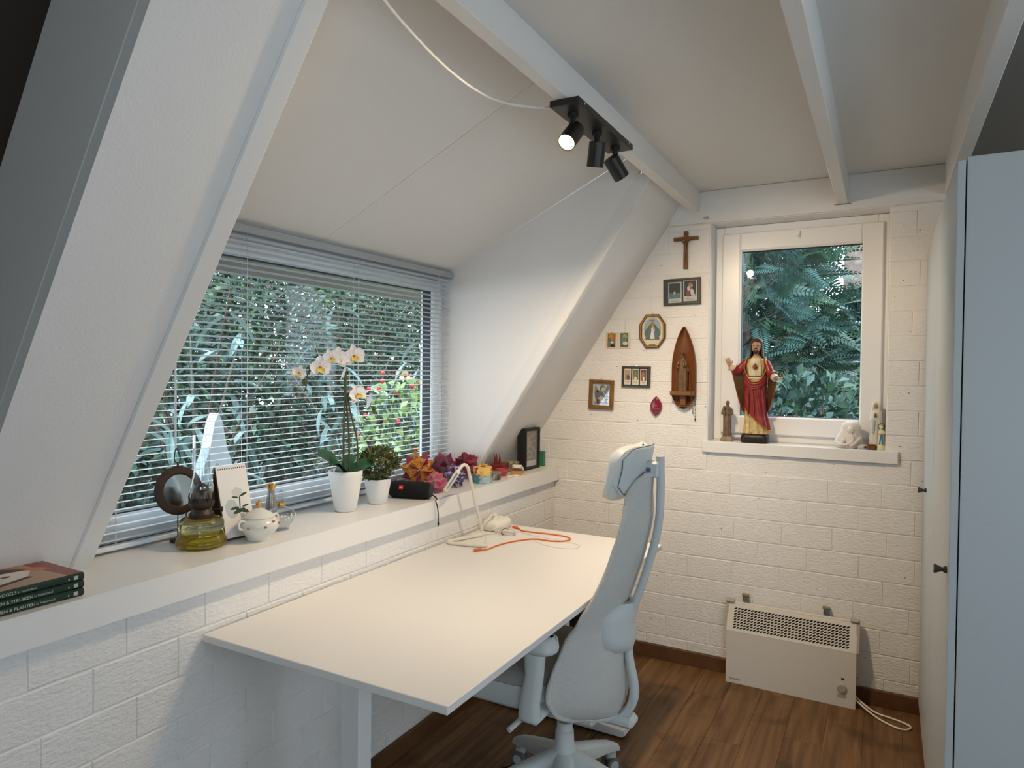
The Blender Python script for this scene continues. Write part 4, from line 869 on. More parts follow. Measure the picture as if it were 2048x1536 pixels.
b = MB(); b.tube(smooth_path([(.0, -.012, .13), (.0, -.012, .30), op(1.928, 1.40), op(1.926, 1.50)], 4), .0038, 8); b.tube(smooth_path([op(1.926, 1.46), op(1.926, 1.50), op(1.905, 1.525), op(1.85, 1.535), op(1.79, 1.52), op(1.745, 1.48), op(1.735, 1.43), op(1.725, 1.41)], 4), [.0034] * 20 + [.0022] * 9, 8); b.build('stem', 'ostem', t, 60)
b = MB(); b.tube(smooth_path([(.01, .006, .13), (.012, .004, .28), op(1.934, 1.40), op(1.935, 1.52)], 4), .0036, 8); b.build('stem', 'ostem', t, 60)
b = MB(); b.tube(smooth_path([(.02, .045, .13), (.015, .045, .26), op(1.962, 1.32), op(1.943, 1.385), op(1.95, 1.40), op(1.958, 1.385), op(1.946, 1.365)], 4), .0032, 8); b.tube(smooth_path([op(1.945, 1.39), op(1.97, 1.40), op(2.01, 1.39), op(2.05, 1.365), op(2.09, 1.335)], 4), .0022, 8); b.build('stem', 'ostem', t, 60)
def petal(L, w, cup=.25, n=6):
    g = []
    for i in range(n + 1):
        q = i / n; ww = w * math.sin(PI * min(.985, .10 + .88 * q)) ** .55 * .5
        g.append([(L * q, ww * v, cup * L * (q * q) - .0 + .10 * ww * v * v * 4) for v in (-1, -.6, -.2, .2, .6, 1)])
    return MB().sheet(g, .0006)
fl_ = {}
pm_ = {'p': petal(.034, .040, .12).mesh('petal', 'petal', 60), 's': petal(.036, .024, .05).mesh('sepal', 'petal', 60), 'l': petal(.016, .012, .6).mesh('lip', 'petal_y', 60), 'c': MB().ball((0, 0, .003), (.004, .004, .004), 8, 6).mesh('column', 'petal_r', 60)}
def flower(pos, facing, scale=1.0, roll=0.0):
    f = Vector(facing).normalized(); up = Vector((0, 0, 1)); s = up.cross(f).normalized(); u = f.cross(s)
    B = Matrix((s, u, f)).transposed().to_4x4()
    fo = put('flower', None, t); fo.matrix_basis = Matrix.Translation(pos) @ B @ Matrix.Rotation(roll, 4, 'Z') @ Matrix.Scale(scale, 4)
    bpy.data.objects.remove(fo)
    mb = MB(); X = Matrix.Translation(pos) @ B @ Matrix.Rotation(roll, 4, 'Z') @ Matrix.Scale(scale, 4)
    def addm(src, a, mi, tilt=0):
        me = src; mb.X = X @ Matrix.Rotation(a, 4, 'Z') @ Matrix.Rotation(tilt, 4, 'Y'); mb.mi = mi
        mb.add([tuple(v.co) for v in me.vertices], [list(p.vertices) for p in me.polygons])
    for a in (PI / 2, PI / 2 + 2.15, PI / 2 - 2.15): addm(pm_['s'], a, 0)
    me = mb.mesh('flower', ['petal'], 60, fix=False); fo = put('flower', me, t)
    for a in (.25, PI - .25):
        mb = MB(); addm_X = X @ Matrix.Translation((0, 0, .001)) @ Matrix.Rotation(a, 4, 'Z'); mb.X = addm_X; mb.add([tuple(v.co) for v in pm_['p'].vertices], [list(p.vertices) for p in pm_['p'].polygons]); put('petal', mb.mesh('petal', ['petal'], 60, fix=False), fo)
    mb = MB()
    for k, a in enumerate((-PI / 2, -PI / 2 + .8, -PI / 2 - .8)):
        mb.X = X @ Matrix.Translation((0, 0, .003)) @ Matrix.Rotation(a, 4, 'Z'); mb.add([tuple(v.co) for v in pm_['l'].vertices], [list(p.vertices) for p in pm_['l'].polygons])
    put('lip', mb.mesh('lip', 'petal_y', 60, fix=False), fo, label='yellow lip')
    mb = MB(); mb.X = X; mb.add([tuple(v.co) for v in pm_['c'].vertices], [list(p.vertices) for p in pm_['c'].polygons]); put('column', mb.mesh('column', 'petal_r', 60), fo, label='red flecked column')
for (y, z), fc, sc, ro in (((1.955, 1.54), (.75, -.35, -.10), 1.25, .2), ((1.865, 1.53), (.85, -.35, .0), 1.2, -.15), ((1.835, 1.528), (.8, -.5, .1), 1.0, .3), ((1.78, 1.497), (.85, -.3, -.2), 1.2, .1), ((1.683, 1.477), (.7, -.5, -.1), .72, -.3), ((1.895, 1.478), (.5, .5, -.25), .9, .4), ((1.975, 1.395), (.8, -.25, .15), 1.1, .35), ((2.035, 1.372), (.4, .5, -.2), 1.0, .6)):
    p = op(y, z); flower((p[0] + .018, p[1], p[2]), fc, sc, ro)
for y, z, r in ((1.728, 1.445, .011), (1.685, 1.420, .009), (1.692, 1.402, .006), (1.718, 1.400, .005), (2.092, 1.336, .010), (2.095, 1.322, .007)): p = op(y, z); MB().ball(p, (r, r, r * 1.05), 12, 8).build('bud', 'obud', t, 60)
# small potted bush
t = thing('potted_shrub', 'small bushy artificial plant in a short white pot', 'plant', (-1.765, 2.113, ZL))
pot(t, .036, .053, .098)
M['bx1'] = leafmat('bush_olive', (.075, .10, .03)); M['bx2'] = leafmat('bush_dark', (.035, .055, .022)); M['bx3'] = leafmat('bush_yellow', (.38, .34, .12))
P, d = shell_pts(1500, (0, 0, .158), (.078, .078, .066), .45, 9); put('foliage', leaf_mesh('foliage', P, d + rng.normal(size=P.shape) * .45 + np.array([0, 0, .5]), .020, .40, ['bx1', 'bx2', 'bx3'], [.5, .27, .23], .05), t, kind='stuff')
stems('branches', (0, 0, .085), (0, 0, .155), (.07, .07, .06), 14, t, .0025)
# bluetooth speaker
M['spk'] = mat('black_speaker_fabric', (.010, .011, .013), .75, .25, bump=(900, .3)); flat('logo_red', (.72, .045, .03), .4)
t = thing('portable_speaker', 'black cylindrical portable speaker with a small red badge', 'speaker', (-1.715, 2.262, ZL + .0345), rz=.28)
n = 28
MB().tube([(x, 0, 0) for x in (-.086, -.083, -.076, .076, .083, .086)], [.022, .030, .0345, .0345, .030, .027], n).build('body', 'spk', t, 50)
for s in (-1, 1): MB().tube([(s * .085, 0, 0), (s * .089, 0, 0), (s * .0895, 0, 0), (s * .087, 0, 0)], [.0275, .027, .0225, .021], 24).build('end_ring', 'black', t, 50)
MB().tube([(.0845, 0, 0), (.0875, 0, 0), (.088, 0, 0)], [.021, .020, .001], 20).build('bass_radiator', 'rubber', t, 50)
bg_ = []
for xx in (-.038, -.020): bg_.append([(xx, -.0352 * math.cos(q), .0352 * math.sin(q)) for q in (.20, .34, .48, .62)])
bd = MB().sheet(bg_, .0012).build('badge', 'logo_red', t, label='red square badge')
a_ = .41; text('badge_letters', 'JBL', .0078, 'paper', bd, frame4((1, 0, 0), (0, math.sin(a_), math.cos(a_)), (-.029, -.0366 * math.cos(a_), .0366 * math.sin(a_))), .0002)
ST_ = [(.085, .0, -.012), (.100, .012, -.026), (.118, -.010, -.0315), (.1185, -.028, -.036), (.126, -.028, -.06), (.130, -.028, -.10), (.129, -.026, -.14)]
for dd in (0, .004): MB().tube(smooth_path([(x, y + dd, z + dd * .3) for x, y, z in ST_], 5), .0016, 6).build('strap', 'black', t, 60)
MB().ball((.1295, -.024, -.128), (.004, .0045, .007), 10, 6).build('strap_bead', 'black', t, 60)
# paper balls
def paper(nm, stops, scale): M[nm] = ramp_mat(nm, stops, scale, 'NOISE', .5, 2, .4)
paper('p_orange', [(0, (.03, .008, .01)), (.38, (.33, .05, .02)), (.47, (.62, .30, .03)), (.56, (.10, .012, .015)), (.64, (.70, .36, .05)), (1, (.30, .03, .05))], 48)
paper('p_pink', [(0, (.45, .06, .12)), (.5, (.58, .10, .17)), (.6, (.35, .05, .14)), (1, (.65, .2, .2))], 12)
paper('p_grey', [(0, (.03, .03, .035)), (.5, (.25, .25, .24)), (1, (.05, .05, .06))], 50)
paper('p_red', [(0, (.05, .006, .02)), (.45, (.20, .012, .04)), (.6, (.33, .03, .06)), (1, (.09, .02, .08))], 14)
paper('p_wine', [(0, (.03, .008, .03)), (.45, (.13, .02, .07)), (.6, (.28, .05, .05)), (1, (.10, .03, .10))], 16)
paper('p_green', [(0, (.02, .03, .015)), (1, (.06, .05, .03))], 20)
paper('p_violet', [(0, (.02, .012, .05)), (.42, (.10, .05, .18)), (.52, (.03, .02, .06)), (.62, (.50, .44, .60)), (1, (.12, .06, .22))], 60)
paper('p_blue', [(0, (.02, .03, .12)), (.45, (.06, .08, .25)), (.52, (.35, .02, .06)), (.62, (.04, .05, .2)), (1, (.3, .32, .5))], 45)
paper('p_brown', [(0, (.05, .02, .02)), (.45, (.20, .07, .06)), (.55, (.45, .33, .33)), (1, (.10, .03, .04))], 60)
def kusudama(nm, label, c, r, mats, spike=.42, rz=0.3, rx=.2, squash=1.0, sub=1):
    bm = bmesh.new(); bmesh.ops.create_icosphere(bm, subdivisions=sub, radius=1.0)
    t = thing(nm, label, 'paper ornament', (c[0], c[1], 0), group=None)
    R = Matrix.Rotation(rz, 3, 'Z') @ Matrix.Rotation(rx, 3, 'X'); zmin = 9
    unit = []
    for f in bm.faces:
        P = [R @ v.co.copy() for v in f.verts]; cc = sum(P, Vector()) / 3; n = cc.normalized()
        apex = n * (.98 + .45 * spike * random.uniform(.7, 1.15)); mids = [((P[i] + P[(i + 1) % 3]) / 2).normalized() * .72 for i in range(3)]; base = [p * .92 for p in P]; inn = [n * .86 + (p - n) * .56 for p in P]
        V = base + mids + [apex] + inn
        unit.append((V, [(0, 3, 7), (3, 1, 8, 7), (1, 4, 8), (4, 2, 9, 8), (2, 5, 9), (5, 0, 7, 9), (7, 8, 6), (8, 9, 6), (9, 7, 6)]))
        zmin = min(zmin, min(v.z for v in V))
    bm.free()
    for k, (V, F) in enumerate(unit):
        b = MB(); b.add([(v.x * r, v.y * r, (v.z - zmin) * r * squash) for v in V], F)
        me = b.mesh('paper_module', [mats[0]] + list(mats[1:]), fix=False)
        me.polygons.foreach_set('material_index', [random.choices(range(len(mats)), [3] + [1] * (len(mats) - 1))[0] for _ in F]); put('paper_module', me, t)
    t.location = (c[0], c[1], ZL); return t
kusudama('origami_ball', 'large orange and gold patterned folded paper ball behind the speaker', (-1.825, 2.46), .074, ['p_orange', 'p_orange', 'p_red'], .5, .5, .4, 1.0)
kusudama('origami_ball', 'bright pink folded paper ball to the right of the speaker', (-1.70, 2.425), .047, ['p_pink', 'p_pink', 'p_grey'], .25, .1, .15)
kusudama('origami_ball', 'dark wine red folded paper ball behind the purple one', (-1.845, 2.685), .066, ['p_wine', 'p_red', 'p_green'], .32, .9, .5)
kusudama('origami_ball', 'crimson and black folded paper ball farthest back beside the cheek', (-1.845, 2.815), .058, ['p_red', 'p_wine', 'p_green'], .32, .2, .9) if False else None
kusudama('origami_ball', 'crimson and black folded paper ball near the right rafter', (-1.795, 2.815), .063, ['p_red', 'p_red', 'p_green'], .34, .2, .9)
kusudama('origami_ball', 'violet and white patterned folded paper ball behind the desk lamp', (-1.71, 2.585), .054, ['p_violet', 'p_violet', 'p_violet'], .32, .7, .1)
kusudama('origami_ball', 'small blue and red folded paper ball mostly hidden by the speaker', (-1.835, 2.30), .032, ['p_blue'], .3, .4, .6)
kusudama('origami_ball', 'small brown and white folded paper ball behind the striped tin', (-1.765, 2.965), .026, ['p_brown'], .35, .2, .3)
# octagonal gift boxes
paper('p_teal', [(0, (.03, .13, .19)), (.45, (.06, .24, .32)), (.58, (.42, .55, .58)), (1, (.05, .2, .28))], 22)
M['p_dots'] = ramp_mat('yellow_paper_red_dots', [(0, (.45, .035, .03)), (.36, (.50, .05, .035)), (.40, (.80, .55, .16)), (1, (.84, .62, .22))], 52, 'VORONOI', .5)
flat('p_yellow', (.75, .45, .07), .45)
def octa(r, z0, z1, rot=.39): return MB().prism([(r * math.cos(rot + k * PI / 4), r * math.sin(rot + k * PI / 4)) for k in range(8)], 'z', z0, z1)
t = thing('paper_box', 'octagonal teal patterned paper box under the yellow one', 'box', (-1.665, 2.755, ZL), rz=.2); octa(.046, 0, .036).build('box_body', 'p_teal', t)
t = thing('paper_box', 'octagonal yellow paper box with red dots and bow', 'box', (-1.665, 2.755, ZL + .0362), rz=.3)
octa(.042, 0, .03).build('box_body', 'p_dots', t); octa(.045, .012, .040).build('lid', 'p_dots', t)
b = MB()
for k in range(8):
    a = k * PI / 4; b.add([(0, 0, .0405), (.014 * math.cos(a - .35), .014 * math.sin(a - .35), .0405), (.026 * math.cos(a), .026 * math.sin(a), .054), (.014 * math.cos(a + .35), .014 * math.sin(a + .35), .0405), (.010 * math.cos(a), .010 * math.sin(a), .047)], [(0, 1, 4), (1, 2, 4), (2, 3, 4), (3, 0, 4)])
b.build('bow', 'p_yellow', t)
# striped tin with lid
M['swirl'] = ramp_mat('swirled_tin_print', [(0, (.07, .05, .045)), (.45, (.30, .25, .22)), (.6, (.12, .09, .08)), (1, (.42, .38, .36))], 9, 'WAVE', .4, stretch=(1, 1, 6))
t = thing('round_tin', 'round grey brown swirl patterned tin on the ledge', 'tin', (-1.672, 2.868, ZL)); MB().lathe([(.001, 0), (.034, 0), (.036, .003), (.036, .026), (.035, .028), (.001, .028)], 32).build('tin_body', 'swirl', t, 40); MB().lathe([(.001, .028), (.0365, .028), (.037, .030), (.036, .036), (.033, .038), (.001, .0385)], 32).build('lid', flat('tin_lid', (.24, .20, .18), .4), t, 40)
# red box with paper crown, cream box, pink bowl, tan box, white cards
M['p_scar'] = ramp_mat('scarlet_lattice_paper', [(0, (.28, .03, .025)), (.28, (.17, .015, .02)), (.36, (.04, .01, .01)), (.42, (.24, .035, .03)), (1, (.20, .03, .03))], 70, 'VORONOI', .5)
t = thing('paper_box', 'dark red patterned paper box under the roof slope', 'box', (-1.745, 3.06, ZL), rz=.25); MB().bx((-.034, -.05, 0), (.034, .05, .046), .002).build('box_body', 'p_scar', t); MB().bx((-.036, -.052, .034), (.036, .052, .050), .002).build('lid', 'p_scar', t)
t = thing('folded_paper_figure', 'spiky red folded paper figure standing on the red box', 'paper ornament', (-1.745, 3.03, ZL + .0505))
for k in range(5):
    a = k * 2 * PI / 5; MB().loft([[(.020 * math.cos(a - .6), .020 * math.sin(a - .6), 0), (.020 * math.cos(a + .6), .020 * math.sin(a + .6), 0), (.008 * math.cos(a), .008 * math.sin(a), 0)], [(.018 * math.cos(a - .3), .018 * math.sin(a - .3), .03), (.018 * math.cos(a + .3), .018 * math.sin(a + .3), .03), (.012 * math.cos(a), .012 * math.sin(a), .03)], [(.0135 * math.cos(a - .02), .0135 * math.sin(a - .02), .056), (.0135 * math.cos(a + .02), .0135 * math.sin(a + .02), .056), (.013 * math.cos(a), .013 * math.sin(a), .056)]]).build('spike', 'p_scar', t)
paper('p_cream', [(0, (.10, .10, .05)), (.45, (.45, .43, .30)), (.55, (.16, .16, .09)), (1, (.55, .52, .40))], 55)
t = thing('paper_box', 'cream and olive patterned paper box left of the black frame', 'box', (-1.735, 3.175, ZL), rz=.2); MB().bx((-.03, -.04, 0), (.03, .04, .044), .002).build('box_body', 'p_cream', t); MB().bx((-.032, -.042, .034), (.032, .042, .048), .002).build('lid', 'p_cream', t)
t = thing('paper_bowl', 'plain pink folded paper bowl among the boxes', 'bowl', (-1.69, 2.985, ZL)); flat('p_plainpink', (.50, .07, .09), .5)
MB().lathe([(.001, 0), (.016, 0), (.032, .022), (.034, .036), (.031, .036), (.015, .004), (.001, .004)], 8).build('bowl_body', 'p_plainpink', t)
paper('p_floral', [(0, (.72, .68, .60)), (.56, (.74, .70, .62)), (.60, (.28, .10, .07)), (.66, (.70, .66, .58)), (1, (.3, .2, .12))], 60); flat('p_kraft', (.48, .28, .10), .6)
t = thing('paper_box', 'small tan box with a tilted floral lid', 'box', (-1.658, 3.092, ZL), rz=.3); MB().prism([(-.028, -.038), (.028, -.038), (.024, .042), (-.024, .042)], 'z', 0, .018).build('box_body', 'p_kraft', t)
R_ = Matrix.Rotation(-.35, 3, 'X'); MB().box((0, .004, .030), (.050, .070, .018), .002, R_).build('lid', 'p_floral', t)
for k, (x, y, z, r) in enumerate(((-1.632, 2.965, 0, .3), (-1.628, 3.005, 0, -.2))): thing_ = MB().box((0, 0, .004), (.026, .034, .008), .0015).build('paper_scrap', 'paper', label=['small white folded paper beside the striped tin', 'small white folded paper in front of the tan box'][k], cat='paper', loc=(x, y, ZL + z), rot=(0, 0, r))
# black box frame with a collage
M['collage'] = ramp_mat('muted_collage_print', [(0, (.03, .025, .025)), (.30, (.22, .20, .19)), (.42, (.10, .13, .16)), (.50, (.48, .42, .33)), (.58, (.30, .10, .06)), (.68, (.18, .17, .18)), (1, (.50, .48, .42))], 26, 'NOISE', .4, 5)
t = thing('box_frame', 'black deep picture frame with a collage beside the back wall', 'picture frame', (-1.668, 3.282, ZL), rz=-.02)
b = MB(); hy, hz, w, dp = .082, .222, .015, .052
b.bx((-dp, -hy, 0), (0, -hy + w, hz), .001); b.bx((-dp, hy - w, 0), (0, hy, hz), .001); b.bx((-dp, -hy + w, 0), (0, hy - w, w), .001); b.bx((-dp, -hy + w, hz - w), (0, hy - w, hz), .001); b.build('frame', 'blackm', t)
MB().bx((-dp + .004, -hy + w, w), (-.018, hy - w, hz - w)).build('mount', 'card_white', t); MB().bx((-.018, -hy + w + .006, w + .03), (-.0165, hy - w - .006, hz - w - .004)).build('collage_print', 'collage', t)
MB().bx((-.006, -hy + w, w), (-.004, hy - w, hz - w)).build('glass', 'clear', t)
flat('green_card', (.04, .22, .11), .5)
MB().bx((-.05, -.012, 0), (.0, .012, .082), .001).build('green_box', 'green_card', label='narrow green box between the black frame and the wall', cat='box', loc=(-1.668, 3.425, ZL))
# ------------------------------------------------------------------ things on the desk
ZD = DT + .0003
M['lampw'] = mat('cream_white_metal', (.80, .77, .68), .38, .5)
t = thing('desk_lamp', 'thin white bent tube desk lamp with a triangular base', 'desk lamp', (-1.52, 2.44, ZD))
def dl(x, y, z=.0075): return (x + 1.52, y - 2.44, z)
MB().tube(smooth_path([dl(-1.535, 2.535, .012), dl(-1.550, 2.50), dl(-1.592, 2.375), dl(-1.585, 2.355), dl(-1.56, 2.350), dl(-1.445, 2.372), dl(-1.428, 2.385), dl(-1.432, 2.40), dl(-1.49, 2.50)], 6), .0068, 10).build('base', 'lampw', t, 60)
MB().tube(smooth_path([dl(-1.55, 2.50, .0075), dl(-1.536, 2.53, .0095), dl(-1.535, 2.535, .03), dl(-1.532, 2.475, .16), dl(-1.528, 2.42, .285), dl(-1.527, 2.405, .318), dl(-1.530, 2.385, .332), dl(-1.535, 2.365, .325), dl(-1.540, 2.352, .308)], 5), .0068, 10).build('post', 'lampw', t, 60)
h0, h1 = Vector(dl(-1.539, 2.355, .312)), Vector(dl(-1.565, 2.295, .232)); hd_ = (h1 - h0).normalized()
b = MB().tube([h0, h0 + hd_ * .006, h1 - hd_ * .003, h1], [.0075, .0105, .0105, .009], 12); hd2 = put('lamp_head', b.mesh('lamp_head', 'lampw', 50), t)
nn_ = hd_.cross(Vector((0, 0, 1))).normalized(); dn = hd_.cross(nn_).normalized(); dn = dn if dn.z < 0 else -dn
side = Vector((.6, -.8, 0)); q_ = (side - hd_ * side.dot(hd_)).normalized()
put('light_strip', MB().tube([h0 + hd_ * .016 + q_ * .0075, h1 - hd_ * .010 + q_ * .0075], .0052, 8).mesh('light_strip', 'chrome', 50), hd2, label='silver light strip')
# orange cable with plugs
M['orange'] = mat('orange_cable', (.72, .15, .03), .45)
t = thing('orange_cable', 'orange charging cable looped on the desk behind the lamp', 'cable', (-1.3, 2.5, ZD))
pp = [(-1.485, 2.745), (-1.455, 2.735), (-1.42, 2.71), (-1.30, 2.72), (-1.215, 2.715), (-1.178, 2.68), (-1.19, 2.635), (-1.235, 2.61), (-1.30, 2.61), (-1.34, 2.575), (-1.378, 2.50), (-1.395, 2.43), (-1.398, 2.37), (-1.41, 2.335), (-1.425, 2.315)]
MB().tube(smooth_path([(x + 1.3, y - 2.5, .0032) for x, y in pp], 5), .0030, 8).build('cable', 'orange', t, 60)
for (x0, y0), (x1, y1) in ((pp[0], pp[1]), (pp[-1], pp[-2])):
    d = (Vector((x1, y1, 0)) - Vector((x0, y0, 0))).normalized(); p = Vector((x0 + 1.3, y0 - 2.5, .0062)); MB().tube([p - d * .012, p - d * .01, p + d * .016, p + d * .022], [.004, .006, .006, .0035], 10).build('plug', 'orange', t, 50); MB().tube([p - d * .020, p - d * .011], .0032, 8).build('connector', 'chrome', t)
flat('wcable', (.78, .75, .68), .4)
pp = [(-1.45, 2.70), (-1.36, 2.665), (-1.21, 2.645), (-1.11, 2.615), (-1.10, 2.56), (-1.16, 2.53), (-1.24, 2.545), (-1.30, 2.575)]
MB().tube(smooth_path([(x, y, ZD + .0012 + .004 * (6 < i < 9)) for i, (x, y) in enumerate(pp)], 5), .0011, 6).build('thin_cable', 'wcable', None, 60, label='thin white cable curling beside the orange cable on the desk', cat='cable')
# bundled white cable
t = thing('cable_bundle', 'bundled white cable lying behind the desk lamp', 'cable', (-1.47, 2.625, ZD))
for k in range(5):
    a = np.linspace(0, 2 * PI, 25)[:-1]; MB().tube([((.050 + .003 * k) * math.cos(q) * .95 + .004 * math.sin(k * 3), (.017 + .0015 * k) * math.sin(q), .004 + .0036 * k + .004 * math.sin(q * 2 + k)) for q in a], .0021, 6, True).build('loop', 'wcable', t, 60)
MB().tube([(0, .030 * math.cos(q), .012 + .014 * math.sin(q)) for q in np.linspace(0, 2 * PI, 17)[:-1]], .0016, 6, True).build('tie', 'black', t, 60)
# white power hub
t = thing('power_strip', 'white power strip with plugs against the wall on the desk', 'power strip', (-1.556, 2.705, ZD))
b = MB(); b.loft(slab(lambda i: rrect(0, 0, .046 - i, .075 - i, .03), [(.006, 0), (0, .006), (.0, .034), (.008, .044), (.016, .046)])); b.build('housing', 'lampw', t, 50)
for y in (-.042, .0, .042):
    so = put('socket', MB().cyl((.012, y, .0455), (.012, y, .0475), .017, .016, 18).mesh('socket', 'upvc', 40), t)
    for dy in (-.006, .006): put('pin_hole', MB().cyl((.012, y + dy, .0472), (.012, y + dy, .0478), .0025, None, 8).mesh('pin_hole', 'black'), so)
put('plug', MB().tube([(.012, -.042, .047), (.012, -.042, .06), (.012, -.045, .072), (.016, -.06, .076)], [.015, .015, .011, .005], 12).mesh('plug', 'lampw', 50), t)
put('cord', MB().tube(smooth_path([(.012, -.058, .076), (.0, -.095, .055), (-.01, -.13, .012), (.01, -.15, .004), (.03, -.12, .004), (.05, -.09, .004)], 5), .0028, 8).mesh('cord', 'wcable', 60), t)
# ------------------------------------------------------------------ things on the back wall
YW = YB - .003                      # brick face
M['oak'] = mat('brown_oak', (.20, .085, .028), .45, .4, bump=(70, .1), var=(18, .3)); M['teak'] = mat('red_brown_teak', (.17, .058, .018), .42, .4, bump=(60, .08), var=(16, .25)); M['corpus'] = mat('dark_brass', (.16, .09, .04), .4, .5, .6)
t = thing('crucifix', 'wooden crucifix at the top of the back wall', 'crucifix', (-.902, YW, 2.111))
b = MB(); b.box((0, -.008, 0), (.021, .014, .19), .0015); put('upright', b.mesh('upright', 'oak'), t)
put('crossbar', MB().prism([(-.062, .048), (.062, .048), (.062, .066), (-.062, .066)], 'y', -.0155, -.003).mesh('crossbar', 'oak'), t)
b = MB(); b.tube([(-.002, -.019, -.055), (-.003, -.021, -.03), (.0, -.022, .0), (.002, -.022, .02), (.0, -.022, .038)], [.003, .0045, .006, .0075, .004], 8); b.ball((-.002, -.024, .045), (.0055, .0055, .007), 8, 6)
for s in (-1, 1): b.tube([(s * .006, -.021, .033), (s * .022, -.019, .048), (s * .044, -.018, .057)], [.003, .0024, .002], 6)
b.build('corpus', 'corpus', t, 60); MB().cyl((0, -.003, .095), (0, -.003, .102), .004, None, 8).build('hanger', 'upvc', t)
def pframe(t, w, h, fw, d, m, prof=.003):
    """mitred frame round the origin in the xz plane, wall at y=0"""
    rings = []
    for sx, sz in ((-1, -1), (1, -1), (1, 1), (-1, 1)):
        r = []
        for i, y in ((0, 0), (0, -d + prof), (prof, -d), (fw * .55, -d), (fw * .7, -d + prof), (fw, -d + prof), (fw, 0)): r.append((sx * (w / 2 - i), y, sz * (h / 2 - i)))
        rings.append(r)
    rings.append(rings[0]); return MB().loft(rings, False).build('frame', m, t)
def patch_(parent, nm, pts, m, y, th=.0004): return put(nm, MB().prism(pts, 'y', y - th, y).mesh(nm, m), parent)
def rect(x, z, w, h): return [(x - w / 2, z - h / 2), (x + w / 2, z - h / 2), (x + w / 2, z + h / 2), (x - w / 2, z + h / 2)]
def elp(x, z, a, c, rot=0, n=14): return [(x + a * math.cos(q) * math.cos(rot) - c * math.sin(q) * math.sin(rot), z + a * math.cos(q) * math.sin(rot) + c * math.sin(q) * math.cos(rot)) for q in np.linspace(0, 2 * PI, n + 1)[:-1]]
for nm, c in dict(k_navy=(.03, .04, .075), k_dark=(.035, .028, .028), k_cream=(.70, .64, .52), k_grey=(.22, .23, .23), k_blue=(.12, .19, .28), k_red=(.38, .03, .035), k_skin=(.50, .27, .17), k_white=(.74, .71, .66), k_gold=(.42, .30, .08), k_green=(.13, .18, .08), k_sky=(.36, .42, .45), k_orange=(.48, .13, .04), k_teal=(.12, .25, .26), k_brown=(.16, .09, .05), k_tan=(.42, .32, .20), k_slate=(.15, .17, .22), k_lav=(.30, .31, .42)).items(): flat(nm, c, .55)
M['frame_dark'] = mat('dark_olive_frame', (.075, .065, .048), .35, .5, bump=(90, .1)); M['frame_gilt'] = mat('gilt_frame', (.50, .30, .08), .3, .5, .6, bump=(70, .1)); M['frame_wood'] = mat('brown_wood_frame', (.20, .105, .03), .4, .4, bump=(70, .15), var=(20, .25)); M['frame_tor'] = mat('tortoise_frame', (.12, .05, .02), .3, .5, var=(26, .5))
def cardp(parent, x, z, w, h, y, items, bg='k_white', nm='holy_card'):
    c = put(nm, MB().bx((x - w / 2, y - .0012, z - h / 2), (x + w / 2, y, z + h / 2)).mesh(nm, bg), parent); yy = y - .0012
    for k, (pts, m) in enumerate(items): patch_(c, 'print', [(x + px * w, z + pz * h) for px, pz in pts], m, yy - .0002 * k, .0002)
    return c
# frame with two cards
t = thing('card_frame', 'dark frame with two holy cards under the crucifix', 'picture frame', (-.919, YW, 1.902)); t.rotation_euler = (0, -.02, 0)
pframe(t, .19, .135, .012, .016, 'frame_dark'); MB().bx((-.088, -.006, -.061), (.088, -.002, .061)).build('backing', 'k_navy', t)
cardp(t, -.036, -.003, .068, .106, -.006, [(rect(0, .10, .86, .70), 'k_dark'), (rect(0, -.15, .86, .27), 'k_teal'), (elp(-.2, -.12, .16, .08), 'k_slate'), (elp(-.06, -.05, .09, .10), 'k_tan'), (elp(-.02, .0, .07, .05), 'k_white'), (rect(0, -.40, .6, .015), 'k_grey'), (rect(0, -.44, .5, .012), 'k_grey')])
cardp(t, .042, .004, .070, .108, -.006, [(rect(0, .09, .84, .72), 'k_dark'), (elp(-.14, -.12, .17, .18), 'k_red'), (elp(.14, -.10, .12, .2, .3), 'k_white'), (elp(.22, -.22, .16, .06), 'k_cream'), (elp(-.10, .10, .12, .12), 'k_white'), (elp(-.02, .24, .11, .09), 'k_skin'), (elp(.10, .22, .10, .10), 'k_tan'), (elp(.02, .32, .14, .05), 'k_orange'), (rect(0, -.38, .6, .015), 'k_grey'), (rect(0, -.42, .5, .012), 'k_grey')])
MB().bx((-.084, -.0095, -.057), (.084, -.0085, .057)).build('glass', 'clear', t)
# octagonal frame
t = thing('octagonal_frame', 'gilt octagonal frame with a robed mother and child print', 'picture frame', (-1.07, YW, 1.704))
oct_ = lambda i: [(-.069 + i, .036 - i * .1), (-.034 + i * .4, .087 - i), (.034 - i * .4, .087 - i), (.069 - i, .036 - i * .1), (.069 - i, -.036 + i * .1), (.034 - i * .4, -.087 + i), (-.034 + i * .4, -.087 + i), (-.069 + i, -.036 + i * .1)]
def octring(i0, i1, y0, y1, nm, m):
    r = [[(x, y, z) for x, z in oct_(i)] for i, y in ((i0, y0), (i0, y1), (i1, y1), (i1, y0))]; return MB().loft(r + [r[0]], False).build(nm, m, t)
octring(0, .006, 0, -.014, 'outer_frame', 'frame_tor'); octring(.006, .011, 0, -.017, 'gilt_moulding', 'frame_gilt'); octring(.011, .0135, 0, -.012, 'inner_frame', 'frame_tor')
pt = put('print_sheet', MB().loft([[(x, y, z) for x, z in oct_(.012)] for y in (-.002, -.006)]).mesh('print_sheet', 'k_cream'), t)
